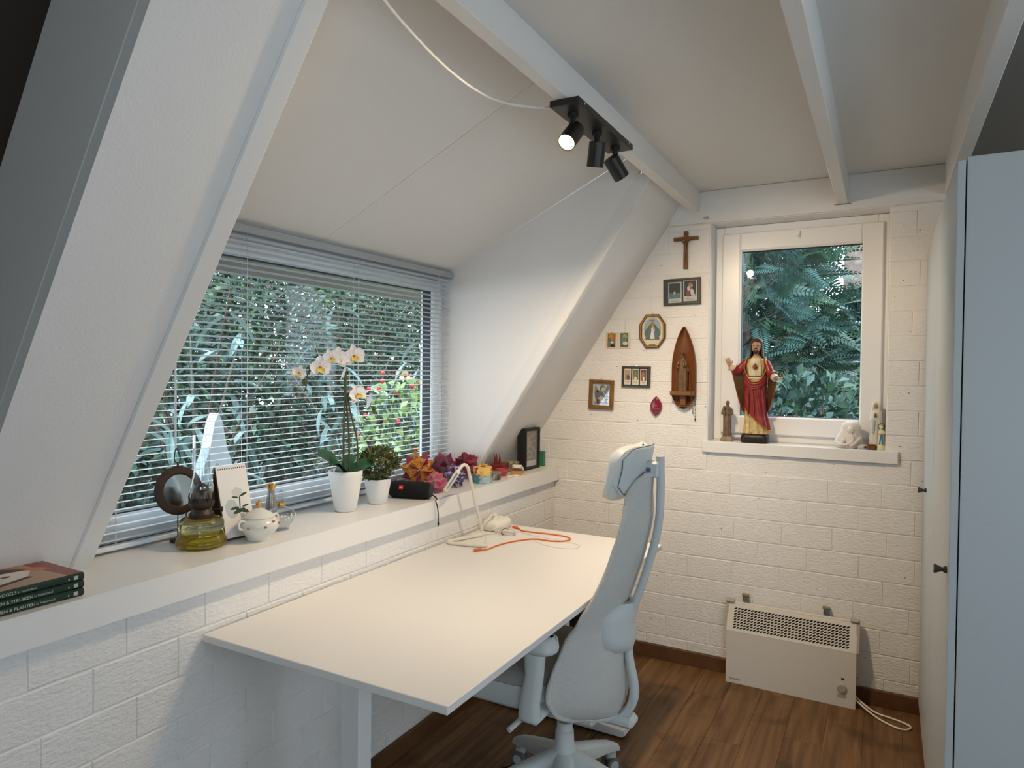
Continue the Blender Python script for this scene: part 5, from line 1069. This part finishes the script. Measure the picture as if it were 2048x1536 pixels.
for k, (p, m) in enumerate(((elp(0, .012, .046, .058), 'k_sky'), (elp(0, -.010, .044, .036), 'k_blue'), ([(-.040, -.022), (-.020, .028), (0, .048), (.020, .028), (.040, -.022), (0, -.03)], 'k_green'), ([(-.034, -.034), (-.012, .024), (.012, .024), (.034, -.034)], 'k_blue'), (rect(0, -.038, .075, .012), 'k_green'), ([(-.013, -.040), (-.006, .0), (.006, 0), (.013, -.040)], 'k_white'), (elp(.003, .008, .010, .013), 'k_cream'), (elp(.0, .026, .006, .008), 'k_skin'), (elp(.008, .012, .004, .005), 'k_skin'), (elp(0, .036, .007, .004), 'k_gold'), (elp(0, .055, .012, .005), 'k_grey'), (rect(0, -.0715, .034, .006), 'k_dark'))): patch_(pt, 'print', p, m, -.006 - .0002 * k, .0002)
MB().cyl((0, -.004, .087), (0, -.004, .095), .004, .003, 8).build('hanger', 'chrome', t)
# two loose cards
for i, (x, items, lab) in enumerate(((-1.296, [(rect(0, 0, .68, .88), 'k_orange'), (elp(-.05, .25, .2, .14), 'k_gold'), (elp(-.1, .02, .22, .16), 'k_green'), (elp(.0, .06, .09, .07), 'k_skin'), (elp(.0, -.18, .30, .14), 'k_teal'), (elp(.1, -.33, .22, .09), 'k_dark'), (elp(.06, -.12, .12, .07), 'k_white')], 'small red illustrated card on the back wall, left of its pair'), (-1.2245, [(rect(0, 0, .66, .88), 'k_green'), (elp(.05, .22, .2, .16), 'k_tan'), (elp(-.05, .0, .18, .26), 'k_teal'), (elp(.08, -.2, .2, .12), 'k_cream'), (elp(-.04, .2, .08, .08), 'k_skin'), (elp(0, -.36, .28, .05), 'k_brown')], 'small green illustrated card on the back wall, right of its pair'))):
    t = thing('holy_card', lab, 'card', (x, YW - .0005, 1.660), group=None); t.rotation_euler = (0, (.02, -.015)[i], 0)
    cardp(t, 0, 0, .066, .085, 0, items, 'k_cream', 'card_sheet'); MB().ball((0, -.002, .039), .0022, 8, 5).build('pin', 'frame_tor', t)
# frame with three cards
t = thing('card_frame', 'dark silver frame with three narrow holy cards', 'picture frame', (-1.156, YW, 1.4655)); t.rotation_euler = (0, .012, 0)
pframe(t, .156, .112, .0095, .013, 'frame_dark'); MB().bx((-.070, -.005, -.048), (.070, -.002, .048)).build('backing', 'k_navy', t)
for x, its in ((-.046, [(rect(0, .12, .84, .66), 'k_tan'), (elp(.0, .0, .2, .22), 'k_slate'), (elp(.12, -.05, .2, .16), 'k_brown'), (elp(-.02, .18, .07, .05), 'k_skin')]), (-.002, [(rect(0, .14, .84, .64), 'k_green'), (elp(-.05, -.02, .26, .16), 'k_orange'), (elp(.15, .1, .12, .18), 'k_teal'), (elp(.0, -.1, .2, .1), 'k_cream'), (elp(.0, .22, .08, .06), 'k_skin')]), (.041, [(rect(0, .12, .84, .68), 'k_brown'), (elp(-.1, .05, .2, .26), 'k_orange'), (elp(.15, .08, .18, .25), 'k_slate'), (elp(.04, -.1, .12, .12), 'k_white'), (elp(.02, .2, .07, .05), 'k_skin')])):
    cardp(t, x, 0, .036, .084, -.005, its + [(rect(0, -.32, .6, .02), 'k_grey'), (rect(0, -.38, .5, .015), 'k_grey')], 'k_cream')
MB().cyl((0, -.004, .056), (0, -.004, .062), .003, None, 8).build('hanger', 'chrome', t)
# brown frame with angel
t = thing('wood_frame', 'brown wooden frame with a blue grey drawing of children', 'picture frame', (-1.349, YW, 1.368)); t.rotation_euler = (0, .025, 0)
pframe(t, .140, .158, .021, .017, 'frame_wood'); sh_ = put('print_sheet', MB().bx((-.051, -.006, -.06), (.051, -.002, .06)).mesh('print_sheet', 'k_white'), t)
for k, (p, m) in enumerate(((elp(0, -.045, .044, .010), 'k_lav'), (elp(-.030, .010, .010, .040, .1), 'k_tan'), (elp(.032, .02, .009, .034, -.15), 'k_grey'), (elp(-.022, -.012, .014, .034, .2), 'k_slate'), (elp(.02, -.018, .022, .026, -.3), 'k_lav'), (elp(.0, -.028, .02, .016), 'k_cream'), (elp(-.004, .004, .018, .014), 'k_slate'), (elp(.026, -.03, .005, .02, .2), 'k_dark'), (elp(-.018, -.040, .005, .014), 'k_dark'), (elp(-.012, -.036, .004, .012), 'k_red'), (elp(.006, .034, .017, .016), 'k_slate'), (elp(.011, .028, .011, .011), 'k_cream'), (elp(.022, .017, .009, .009), 'k_tan'), (elp(-.014, .028, .006, .012), 'k_white'), (elp(-.020, .018, .007, .008), 'k_dark'))): patch_(sh_, 'print', p, m, -.006 - .0002 * k, .0002)
MB().bx((-.049, -.010, -.058), (.049, -.0092, .058)).build('glass', 'clear', t); MB().tube([(-.006, -.004, .079), (0, -.004, .087), (.006, -.004, .079)], .0018, 6).build('hanger', 'chrome', t)
# red pointed oval plaque
M['redlac'] = mat('dark_red_lacquer', (.20, .008, .02), .25, .5, coat=.4)
t = thing('oval_plaque', 'dark red pointed oval holder on the back wall', 'plaque', (-1.046, YW, 1.316))
def almond(w, h, n=9): 
    L_ = [(w * math.sin(PI * min(1, max(0, q))) ** .8 , -h + 2 * h * q) for q in np.linspace(0, 1, n)]
    return [(x * (1 if z < 0 else 1 - .12 * z / h), z) for x, z in L_] + [(-x * (1 if z < 0 else 1 - .12 * z / h), z) for x, z in L_[1:-1][::-1]]
A_ = almond(.031, .051); rings = [[(x * s, y, z * s) for x, z in A_] for s, y in ((1, 0), (1.0, -.006), (.93, -.010), (.8, -.012))]; MB().loft(rings).build('back_shell', 'redlac', t, 40)
lo_ = [(x * 1.02, z * 1.02) for x, z in A_ if z < -.012]; lo_.sort(key=lambda p: math.atan2(p[1] + .012, p[0])); b = MB(); b.loft([[(x * s, y, -.012 + (z + .012) * s) for x, z in lo_] for s, y in ((1, -.005), (1, -.016), (.85, -.021))]); b.build('pocket', 'redlac', t, 40)
MB().box((0, -.0175, -.0135), (.050, .008, .0018), .0005).build('pocket_rim', flat('pink_edge', (.45, .15, .17)), t)
for z, w in ((.004, .020), (.0, .014)): put('print_line', MB().box((0, -.0122, z), (w, .0006, .0012)).mesh('print_line', 'pink_edge'), t)
# boat shaped niche with a crowned figure
t = thing('wall_shrine', 'pointed boat shaped wooden wall shrine with shelf', 'shrine', (-.900, YW, 1.515))
zs_ = np.linspace(-.207, .207, 26)
def hw_(z): q = (z + .207) / .414; return .0575 * (min(1, (q / .16)) ** .5 if q < .16 else (1 if q < .48 else max(0, 1 - ((q - .48) / .52) ** 1.9) ** .85)) + .0008
g = [[(hw_(z) * u, -.004 - .024 * abs(u) ** 2.2, z) for u in np.linspace(-1, 1, 13)] for z in zs_]
MB().sheet(g, .004).build('hull', 'teak', t, 60)
MB().box((0, -.035, -.1285), (.116, .062, .021), .002).build('shelf', 'oak', t); MB().box((0, -.020, -.165), (.030, .03, .05), .002).build('corbel', 'oak', t); MB().box((0, -.022, -.194), (.05, .012, .01), .002).build('lower_bar', 'oak', t)
# statue helpers -----------------------------------------------------------
def robe(secs, folds=9, amp=.06, n=40, ph=0.0):
    """loft of (z, cx, cy, rx, ry[, amp scale]) sections with soft folds"""
    out = []
    for s in secs:
        z, cx, cy, rx, ry = s[:5]; a_ = amp * (s[5] if len(s) > 5 else 1)
        out.append([(cx + rx * math.cos(q) * (1 + a_ * math.sin(folds * q + ph + z * 9)), cy + ry * math.sin(q) * (1 + a_ * math.sin(folds * q + ph + z * 9)), z) for q in (2 * PI * j / n for j in range(n))])
    return MB().loft(out)
def head(b, c, r, tilt=0.0, yaw=0.0):
    """a small carved head: skull, brow, nose, chin, ears; face looks to -y"""
    R = Matrix.Rotation(yaw, 3, 'Z') @ Matrix.Rotation(tilt, 3, 'X'); rings = []
    prof = [(-1.02, .22, .30, -.34), (-.92, .45, .42, -.30), (-.70, .60, .60, -.20), (-.42, .68, .74, -.10), (-.12, .73, .84, -.02), (.15, .76, .90, .02), (.42, .75, .90, .06), (.70, .62, .74, .08), (.90, .38, .45, .08), (1.0, .08, .1, .08)]
    for z, rx, ry, cy in prof: rings.append([tuple(Vector(c) + R @ (Vector((rx * math.cos(q), cy + ry * math.sin(q), z)) * r)) for q in (2 * PI * j / 16 for j in range(16))])
    b.loft(rings)
    P = lambda x, y, z: tuple(Vector(c) + R @ (Vector((x, y, z)) * r))
    b.tube([P(0, -.86, .12), P(0, -1.0, -.10), P(0, -1.08, -.26), P(0, -.86, -.34)], [.07 * r, .10 * r, .14 * r, .06 * r], 6)
    for s in (-1, 1): b.tube([P(s * .12, -.86, .16), P(s * .34, -.80, .20), P(s * .56, -.60, .12)], [.05 * r, .08 * r, .05 * r], 5); b.ball(P(s * .74, .0, -.06), (.10 * r, .14 * r, .2 * r), 6, 5)
    return P
def hand(b, wrist, d, palm_n, L, curl=.25):
    """palm, four unequal fingers and a thumb"""
    d = Vector(d).normalized(); nn = Vector(palm_n); nn = (nn - d * nn.dot(d)).normalized(); s = d.cross(nn); w = Vector(wrist)
    b.loft([[tuple(w + d * (L * t_) + s * (L * a * wd) + nn * (L * c_ * th)) for a, c_ in ((-1, -.6), (-.5, -1), (.5, -1), (1, -.6), (1, .6), (.5, 1), (-.5, 1), (-1, .6))] for t_, wd, th in ((0, .15, .10), (.2, .21, .11), (.45, .23, .09), (.52, .20, .07))])
    for k, (o, l) in enumerate(((-.165, .36), (-.055, .44), (.055, .47), (.165, .41))):
        p = w + d * (L * .48) + s * (L * o); q = p + d * (L * l * .5) + nn * (L * curl * .06) + s * (L * o * .12); e = q + d * (L * l * .5) + nn * (L * curl * .22) + s * (L * o * .1); b.tube([p, q, e], [.052 * L, .048 * L, .034 * L], 6)
    p = w + d * (L * .16) + s * (L * .18); b.tube([p, p + d * (L * .18) + s * (L * .16) + nn * (L * .08), p + d * (L * .36) + s * (L * .20) + nn * (L * .12)], [.065 * L, .058 * L, .04 * L], 6)
# crowned figure on the shrine shelf
M['carved'] = mat('carved_brown_wood', (.15, .075, .03), .38, .5, bump=(120, .15), var=(40, .4))
t = thing('crowned_figurine', 'small carved brown crowned figure standing in the wall shrine', 'figurine', (-.904, YW - .034, 1.3975))
b = robe([(0, 0, 0, .024, .018), (.02, 0, 0, .024, .018), (.06, .002, 0, .0235, .017), (.10, .003, 0, .022, .016), (.125, .002, 0, .017, .013, .6), (.14, .001, 0, .018, .013, .6), (.155, 0, 0, .015, .011, .3), (.163, 0, 0, .006, .006, 0)], 8, .10, 36); b.build('robe', 'carved', t, 60)
b = MB(); head(b, (-.002, -.003, .175), .0105); b.tube([(-.016, -.004, .150), (-.024, -.012, .128), (-.017, -.020, .112)], [.006, .006, .004], 8); b.tube([(.016, -.004, .150), (.021, -.012, .130), (.010, -.020, .122)], [.006, .006, .004], 8); b.build('body', 'carved', t, 60)
b = robe([(.10, .004, .004, .026, .016), (.14, .003, .004, .022, .014), (.17, -.001, .004, .0135, .012, .4), (.184, -.002, .003, .009, .009, 0), (.188, -.002, .003, .002, .002, 0)], 7, .07, 28); b.build('veil', 'carved', t, 60)
cr = MB(); cr.lathe([(.0095, .184), (.0105, .190), (.0115, .195), (.009, .195), (.0085, .186)], 14, (-.002, 0, 0), False)
for k in range(6): a = k * PI / 3; cr.tube([(-.002 + .0105 * math.cos(a), .0105 * math.sin(a), .193), (-.002 + .012 * math.cos(a), .012 * math.sin(a), .201)], [.002, .0008], 5)
cr.build('crown', 'corpus', t, 60)
b = MB(); b.ball((.012, -.022, .134), (.006, .006, .011), 8, 6); b.ball((.012, -.024, .150), .0052, 8, 6); b.build('child', 'carved', t, 60)
MB().tube([(-.022, -.022, .02), (-.021, -.022, .14)], .0018, 6).build('sceptre', 'carved', t)
RP = [(.030, -.045, 1.515), (.038, -.05, 1.47), (.044, -.066, 1.42), (.049, -.069, 1.40), (.050, -.069, 1.38), (.047, -.04, 1.345), (.046, -.02, 1.31), (.046, -.012, 1.285)]
t = thing('rosary', 'dark bead rosary hanging over the shrine shelf at its right', 'rosary', (-.900, YW, 1.515))
P = smooth_path([(x, y, z - 1.515) for x, y, z in RP], 6); MB().tube(P, .0008, 5).build('chain', 'carved', t)
be = MB().ball((0, 0, 0), .0026, 8, 6).mesh('bead', 'frame_tor', 60)
for p in P[::2]: put('bead', be, t, loc=p)
P2 = smooth_path([(.056, -.016, -.13), (.057, -.014, -.17), (.057, -.010, -.22), (.057, -.008, -.255)], 5); MB().tube(smooth_path([(.050, -.069, -.125), (.056, -.06, -.128), (.057, -.035, -.135)] + P2[2:], 3), .0008, 5).build('chain', 'carved', t)
for p in P2[3::2]: put('bead', be, t, loc=p)
MB().box((.057, -.008, -.262), (.006, .002, .014), .0006).build('small_cross', 'corpus', t)
# ring screw in the top joint
MB().tube([(-.80 + .012 * math.cos(a), 3.448 + .002 * math.sin(a), 2.262 + .005 * math.sin(a)) for a in np.linspace(0, 2 * PI, 17)[:-1]], .0016, 6, True).cyl((-.80, 3.45, 2.262), (-.80, 3.462, 2.262), .0016, None, 6).build('screw_eye', 'galv', None, 60, label='small metal screw eye at the top of the back wall', cat='hook')
# ------------------------------------------------------------------ figures on the small window sill
ZS = 1.1503
M['skin'] = mat('painted_skin', (.40, .24, .14), .4, .4); M['tunic'] = mat('cream_gold_robe', (.58, .42, .17), .38, .5, .25, var=(45, .35)); M['tunic2'] = mat('cream_robe', (.66, .56, .38), .4, .5, var=(45, .2)); M['mantle'] = mat('red_mantle', (.25, .020, .018), .35, .5, var=(26, .35)); M['lining'] = mat('dark_gold_lining', (.10, .055, .018), .4, .5, .3, var=(25, .3)); M['hair'] = mat('brown_hair', (.055, .018, .012), .45, .4); M['plinth'] = mat('dark_plinth', (.018, .013, .012), .4, .4); M['trimg'] = mat('gold_trim', (.46, .27, .06), .35, .5, .5)
t = thing('robed_statue', 'large painted robed statue with red mantle and raised hand', 'statue', (-.561, 3.512, ZS))
b = MB(); b.loft(slab(lambda i: rrect(0, 0, .064 - i, .046 - i, .02), [(.004, 0), (0, .006), (.001, .030), (.006, .042), (.012, .046)])); b.build('base', 'plinth', t, 40)
b = robe([(.045, .004, .0, .062, .040), (.06, .003, .0, .058, .038), (.10, 0, 0, .050, .035), (.16, -.002, 0, .045, .033), (.22, -.002, 0, .043, .031), (.28, 0, 0, .041, .029, .6), (.31, 0, 0, .039, .028, .4), (.34, 0, 0, .043, .030, .5), (.38, 0, 0, .047, .031, .4), (.405, 0, .002, .042, .027, .3), (.42, 0, .003, .024, .018, .1), (.43, 0, .002, .013, .013, 0)], 13, .055, 78); b.build('tunic', 'tunic', t, 60)
b = MB(); b.tube([(0, .002, .42), (0, -.001, .445)], [.0145, .0125], 12); P_ = head(b, (0, -.004, .472), .0295, -.04); b.build('head', 'skin', t, 60)
hd = t.children[-1]
# eyes, mouth
for s in (-1, 1): put('eye', MB().ball(P_(s * .30, -.83, .03), (.0032, .0016, .0015), 8, 5).mesh('eye', 'plinth', 60), hd)
put('mouth', MB().ball(P_(0, -.90, -.52), (.0045, .0016, .0012), 8, 5).mesh('mouth', flat('lip_red', (.22, .05, .04)), 60), hd)
bd_ = MB()
bd_.loft([[P_(.52 * math.cos(q) * w, cy + .36 * math.sin(q) * w, z) for q in (2 * PI * j / 14 for j in range(14))] for z, w, cy in ((-.58, .75, -.50), (-.78, .95, -.50), (-1.0, .80, -.52), (-1.22, .42, -.54), (-1.34, .10, -.54))]); bd_.tube([P_(-.34, -.72, -.50), P_(-.12, -.93, -.42), P_(.12, -.93, -.42), P_(.34, -.72, -.50)], .0018, 5); put('beard', bd_.mesh('beard', 'hair', 60), hd)
b = MB(); rows = []
for z, r, yb in ((.515, .006, .002), (.508, .022, .004), (.496, .029, .006), (.478, .031, .008), (.455, .031, .009), (.435, .033, .010), (.418, .036, .011), (.405, .033, .012)):
    row = []
    open_ = .0 if z > .494 else .85
    for j in range(19):
        q = -PI / 2 + open_ + (2 * PI - 2 * open_) * j / 18; k = 1 + .06 * math.sin(9 * q + 40 * z); row.append((r * 1.0 * math.cos(q) * k, yb - .001 + r * .92 * math.sin(q) * k, z))
    rows.append(row)
b.sheet(rows, -.004); b.build('hair', 'hair', t, 60)
# mantle: sheet round the body, low slanting hem, open over the chest
rows = []
for i in range(15):
    row = []
    for j in range(49):
        q = -PI / 2 + 2 * PI * j / 48; c, s = math.cos(q), math.sin(q)
        zlow = .115 - .055 * c + (.015 if s > 0 else 0)
        front = max(0, -s); zt = .418 - .12 * max(0, (front - .42) / .58) ** .5 if front > .42 else .418
        z = zlow + (zt - zlow) * i / 14; kz = (z - .06) / .36
        rx = .064 - .014 * math.sin(PI * min(1, kz)) + .004 * (kz < .2); ry = .046 - .010 * math.sin(PI * min(1, kz))
        if z > .385: f = 1 - .34 * ((z - .385) / .033) ** 1.6; rx *= f; ry *= f
        dr = 1 + .05 * math.sin(7 * q + 16 * z * (1 if c > 0 else -1)) * (1 - .5 * kz) + .04 * math.sin(11 * q + 30 * z) * (kz < .75)
        row.append((rx * c * dr, ry * s * dr + .001, z))
    rows.append(row)
mt = MB().sheet(rows, .003).build('mantle', 'mantle', t, 60)
MB().tube([(p[0] * 1.02, p[1] * 1.02, p[2]) for p in rows[0]], .0022, 6).build('hem_trim', 'trimg', mt, 60); 
MB().tube(smooth_path([(p[0] * 1.04, p[1] * 1.05 - .001, p[2]) for p in rows[-1][:14]] , 2), .0028, 6).build('neck_trim', 'trimg', mt, 60); MB().tube(smooth_path([(p[0] * 1.04, p[1] * 1.05 - .001, p[2]) for p in rows[-1][-14:]], 2), .0028, 6).build('neck_trim', 'trimg', mt, 60)
# draped fold across the waist
for k, (dz, r) in enumerate(((0, .0065), (-.012, .0055), (-.022, .0045))): put('fold', MB().tube(smooth_path([(-.050, -.012, .330 + dz), (-.036, -.031, .305 + dz), (-.008, -.041, .288 + dz), (.024, -.038, .296 + dz), (.048, -.016, .325 + dz)], 5), r, 8).mesh('fold', 'mantle', 60), mt)
for x0, x1 in ((.012, .03), (-.01, .0), (-.03, -.028), (.034, .046)): put('fold', MB().tube(smooth_path([(x0, -.040, .265), ((x0 + x1) / 2, -.040, .2), (x1, -.041, .13)], 4), [.0025 + .003 * math.sin(PI * i / 8) for i in range(9)], 6).mesh('fold', 'mantle', 60), mt)
# chest panel, heart, belt
MB().sheet([[(.028 * u * w, -.0315 - .004 * (1 - u * u), z) for u in np.linspace(-1, 1, 9)] for z, w in ((.315, .9), (.34, 1.), (.37, 1.), (.40, .85), (.415, .6))], .003).build('chest', 'tunic2', t, 60)
for k in range(7): put('pleat', MB().tube([(-.024 + .008 * k, -.0365 + .0009 * abs(k - 3), .322), (-.020 + .0066 * k, -.0365 + .0009 * abs(k - 3), .395)], .0016, 5).mesh('pleat', 'tunic2', 60), t)
MB().tube(smooth_path([(-.040, -.018, .328), (-.02, -.034, .326), (.02, -.034, .326), (.040, -.018, .328)], 4), .003, 6).build('belt', 'lining', t, 60)
hb = MB().ball((.002, -.0395, .370), (.0095, .004, .010), 12, 8); hb.tube([(.002, -.041, .379), (.002, -.041, .389)], [.004, .001], 6); hb.build('heart', flat('heart_red', (.20, .03, .02), .35), t, 60)
MB().tube([(.002 + .013 * math.cos(a), -.0385, .371 + .014 * math.sin(a)) for a in np.linspace(0, 2 * PI, 17)[:-1]], .0014, 5, True).build('halo_ring', 'trimg', t, 60)
# arms: red sleeve, cream cuff, hand
def arm(sh, el, wr, hd, pn, cuff_w, name):
    a = put('arm', MB().tube(smooth_path([sh, ((Vector(sh) + Vector(el)) / 2)[:], el, tuple(Vector(el).lerp(Vector(wr), .55))], 4), [.016 + .0007 * i for i in range(13)], 14).mesh('arm', 'mantle', 60), t)
    e2 = Vector(el).lerp(Vector(wr), .45); dd = (Vector(wr) - Vector(el)).normalized()
    put('cuff', MB().tube([e2, Vector(wr) - dd * .006, Vector(wr) + dd * .004, Vector(wr) + dd * .003], [.016, cuff_w, cuff_w * 1.02, cuff_w * .7], 16).mesh('cuff', 'tunic2', 60), a)
    b = MB(); b.tube([tuple(Vector(wr) - dd * .01), tuple(Vector(wr) + dd * .006)], .0095, 10); hand(b, tuple(Vector(wr) + dd * .004), hd, pn, .048); put('hand', b.mesh('hand', 'skin', 60), a)
arm((-.046, -.002, .398), (-.082, -.016, .352), (-.116, -.030, .372), (-.28, -.18, 1), (.2, -1, -.1), .019, 'r')
arm((.046, -.002, .396), (.070, -.016, .338), (.094, -.036, .318), (.9, -.6, .06), (.1, -.6, 1), .018, 'l')
# cape falling from the forearms
for s, top in ((-1, [(-.112, -.016, .352), (-.09, -.008, .345), (-.06, .004, .34)]), (1, [(.098, -.02, .300), (.08, -.008, .31), (.056, .004, .33)])):
    bot = [(s * .062, -.012, .155), (s * .052, .0, .15), (s * .045, .012, .15)]
    mid = [(s * .088, -.014, .25), (s * .072, -.004, .245), (s * .052, .008, .245)]
    g = [[tuple(Vector(a).lerp(Vector(m_), v * 2) if v < .5 else Vector(m_).lerp(Vector(z_), v * 2 - 1)) for a, m_, z_ in zip(top, mid, bot)] for v in np.linspace(0, 1, 9)]
    cp = MB().sheet(g, .004).build('cape', 'lining', mt, 60); put('cape_trim', MB().tube([r[0] for r in g], .0026, 6).mesh('cape_trim', 'trimg', 60), cp) if False else None
    MB().tube([r[0] for r in g], .0028, 6).build('cape_edge', 'mantle', mt, 60)
for x in (-.018, .050): put('foot', MB().loft([[(x + w * math.cos(q), y, .046 + max(0, h * math.sin(q))) for q in (2 * PI * j / 10 for j in range(10))] for y, w, h in ((-.022, .010, .014), (-.034, .011, .011), (-.042, .010, .007), (-.046, .005, .004))]).mesh('foot', 'skin', 60), t)
# brown monk with child
M['stone_b'] = mat('brown_patina', (.16, .105, .065), .5, .4, bump=(130, .2), var=(45, .5)); M['stone_g'] = mat('worn_patina_base', (.25, .19, .14), .55, .4, bump=(130, .2), var=(45, .4))
t = thing('monk_figurine', 'small brown figurine of a robed man carrying a child', 'figurine', (-.695, 3.512, ZS))
b = MB(); b.loft(slab(lambda i: rrect(0, 0, .029 - i, .022 - i, .006), [(.001, 0), (0, .012), (.003, .016), (.006, .024)])); b.build('base', 'stone_g', t, 40)
b = robe([(.022, 0, 0, .0215, .016), (.06, 0, 0, .0195, .0155), (.10, 0, 0, .019, .015), (.125, 0, 0, .0195, .015), (.15, 0, .001, .020, .014, .7), (.168, 0, .001, .018, .012, .4), (.178, 0, .001, .008, .008, 0)], 9, .08, 45); b.build('habit', 'stone_b', t, 60)
b = MB(); head(b, (.002, -.002, .190), .0125); b.build('head', 'stone_b', t, 60)
b = MB(); b.tube([(.017, -.002, .160), (.024, -.010, .138), (.008, -.022, .134)], [.0075, .0075, .005], 8); b.tube([(-.017, -.002, .160), (-.023, -.010, .138), (-.006, -.022, .132)], [.0075, .0075, .005], 8); b.build('arms', 'stone_b', t, 60)
b = MB(); b.tube([(-.012, -.018, .135), (-.012, -.020, .158)], [.008, .006], 10); head(b, (-.012, -.020, .168), .0075); b.build('child', 'stone_b', t, 60)
# white plaster bust
M['plaster'] = mat('white_plaster', (.74, .70, .66), .55, .4)
t = thing('plaster_bust', 'white plaster bust of a veiled head bowed over a child', 'bust', (-.150, 3.512, ZS))
b = robe([(0, 0, 0, .046, .033), (.012, 0, 0, .058, .038), (.035, 0, 0, .060, .038), (.06, .004, 0, .050, .034), (.078, .008, 0, .040, .030), (.098, .010, .002, .041, .031), (.112, .010, .003, .034, .028), (.122, .009, .004, .016, .016)], 5, .045, 40, 1.0); b.build('veil', 'plaster', t, 60)
b = MB(); head(b, (.010, -.022, .082), .020, .5, .3); b.build('face', 'plaster', t, 60)
b = MB(); head(b, (-.018, -.034, .034), .014, -.4, -.5); b.tube(smooth_path([(-.052, -.02, .03), (-.03, -.042, .018), (.0, -.044, .02), (.02, -.040, .035), (.018, -.036, .056)], 5), .007, 8); b.tube(smooth_path([(.05, -.016, .05), (.034, -.036, .03), (.01, -.043, .012)], 4), .008, 8); b.build('child', 'plaster', t, 60)
# tall white Madonna
M['ivory'] = mat('ivory_plaster', (.74, .70, .60), .4, .4); M['sash'] = mat('pale_blue_sash', (.45, .58, .60), .4)
t = thing('veiled_statue', 'tall slim ivory veiled statue at the right of the sill', 'statue', (-.040, 3.528, ZS))
b = MB(); b.lathe([(.001, 0), (.026, 0), (.027, .008), (.023, .014), (.001, .014)], 20); b.build('base', 'ivory', t, 50)
b = robe([(.013, 0, 0, .024, .019), (.06, 0, 0, .0225, .018), (.11, 0, 0, .021, .017), (.15, 0, 0, .022, .017, .7), (.172, 0, 0, .018, .014, .4), (.182, 0, 0, .008, .008, 0)], 9, .07, 45); b.build('gown', 'ivory', t, 60)
b = robe([(.04, .003, .003, .027, .019), (.12, .002, .003, .0255, .018), (.165, .001, .003, .022, .016), (.195, 0, .003, .0155, .0145, .4), (.213, 0, .003, .0135, .013, .2), (.221, 0, .003, .003, .003, 0)], 6, .05, 36); b.v = [(x, max(y, -.006) if z > .03 and abs(x) < .0125 else y, z) for x, y, z in b.v]; b.build('veil', 'ivory', t, 60)
b = MB(); head(b, (0, -.005, .198), .0115); b.build('face', 'skin', t, 60)
b = MB(); hand(b, (-.004, -.019, .145), (.05, -.2, 1), (1, 0, 0), .024); hand(b, (.004, -.019, .145), (-.05, -.2, 1), (-1, 0, 0), .024); b.build('hands', 'skin', t, 60)
MB().sheet([[(x + .0042 * u, -.0205 - .002 * (1 - u * u), z) for u in (-1, 0, 1)] for x, z in ((-.006, .135), (-.008, .11), (-.010, .075))], .0015).build('sash', 'sash', t, 60); MB().tube(smooth_path([(-.006, -.022, .138), (-.022, -.016, .13), (-.025, -.012, .10), (-.023, -.012, .06)], 4), .0012, 6).build('rosary_chain', 'sash', t)
# small luminous figure with blue robe
M['glow'] = mat('pale_yellow_plastic', (.66, .64, .42), .35, .4, sub=.2); M['bluep'] = mat('blue_sash_paint', (.03, .22, .36), .35)
t = thing('small_veiled_figurine', 'small pale yellow figure with blue sash and dark halo ring', 'figurine', (-.015, 3.488, ZS))
b = robe([(0, 0, 0, .020, .015, .2), (.018, 0, 0, .019, .014, .2), (.022, 0, 0, .015, .011), (.05, 0, 0, .0135, .0105), (.075, 0, 0, .0135, .0105), (.088, 0, 0, .009, .008, .4), (.094, 0, 0, .005, .005, 0)], 7, .06, 35); b.build('gown', 'glow', t, 60)
b = MB(); head(b, (0, -.002, .103), .0085); b.tube([(-.010, 0, .084), (-.012, -.008, .072), (-.002, -.014, .075)], [.0045, .004, .003], 6); b.tube([(.010, 0, .084), (.012, -.008, .072), (.002, -.014, .075)], [.0045, .004, .003], 6); b.build('head', 'glow', t, 60)
MB().tube([(-.006 * 0 + .013 * math.cos(a), .004, .106 + .013 * math.sin(a)) for a in np.linspace(0, 2 * PI, 25)[:-1]], .0016, 6, True).build('halo', 'rust', t, 60)
for s in (-1, 1): put('blue_panel', MB().sheet([[(s * (a_ + .0025 * u), -.0115 - .001 * (1 - abs(u)), z) for u in (-1, 0, 1)] for a_, z in ((.001, .070), (.0035, .05), (.0065, .026))], .0012).mesh('blue_panel', 'bluep', 60), t)
# little clear case and brown box
M['clearbox'] = mat('clear_plastic_case', (.85, .85, .88), .15, .5, trans=.55, ior=1.2)
t = thing('clear_case', 'crumpled clear plastic case with a brown bead beside the bust', 'case', (-.086, 3.478, ZS), rz=.25)
b = robe([(0, 0, 0, .020, .013), (.006, 0, 0, .025, .017), (.014, 0, 0, .023, .016), (.021, 0, 0, .014, .010), (.023, 0, 0, .004, .003)], 6, .08, 24); b.build('case_body', 'clearbox', t, 40); MB().ball((.006, -.0165, .012), (.009, .004, .006), 10, 6).build('brown_bead', 'teak', t, 60)
t = thing('small_box', 'tiny brown wooden box in front of the tall ivory statue', 'box', (-.053, 3.482, ZS), rz=-.1); MB().box((0, 0, .010), (.034, .022, .020), .002).build('box_body', 'teak', t); MB().box((0, 0, .022), (.036, .024, .005), .001).build('lid', 'teak', t)
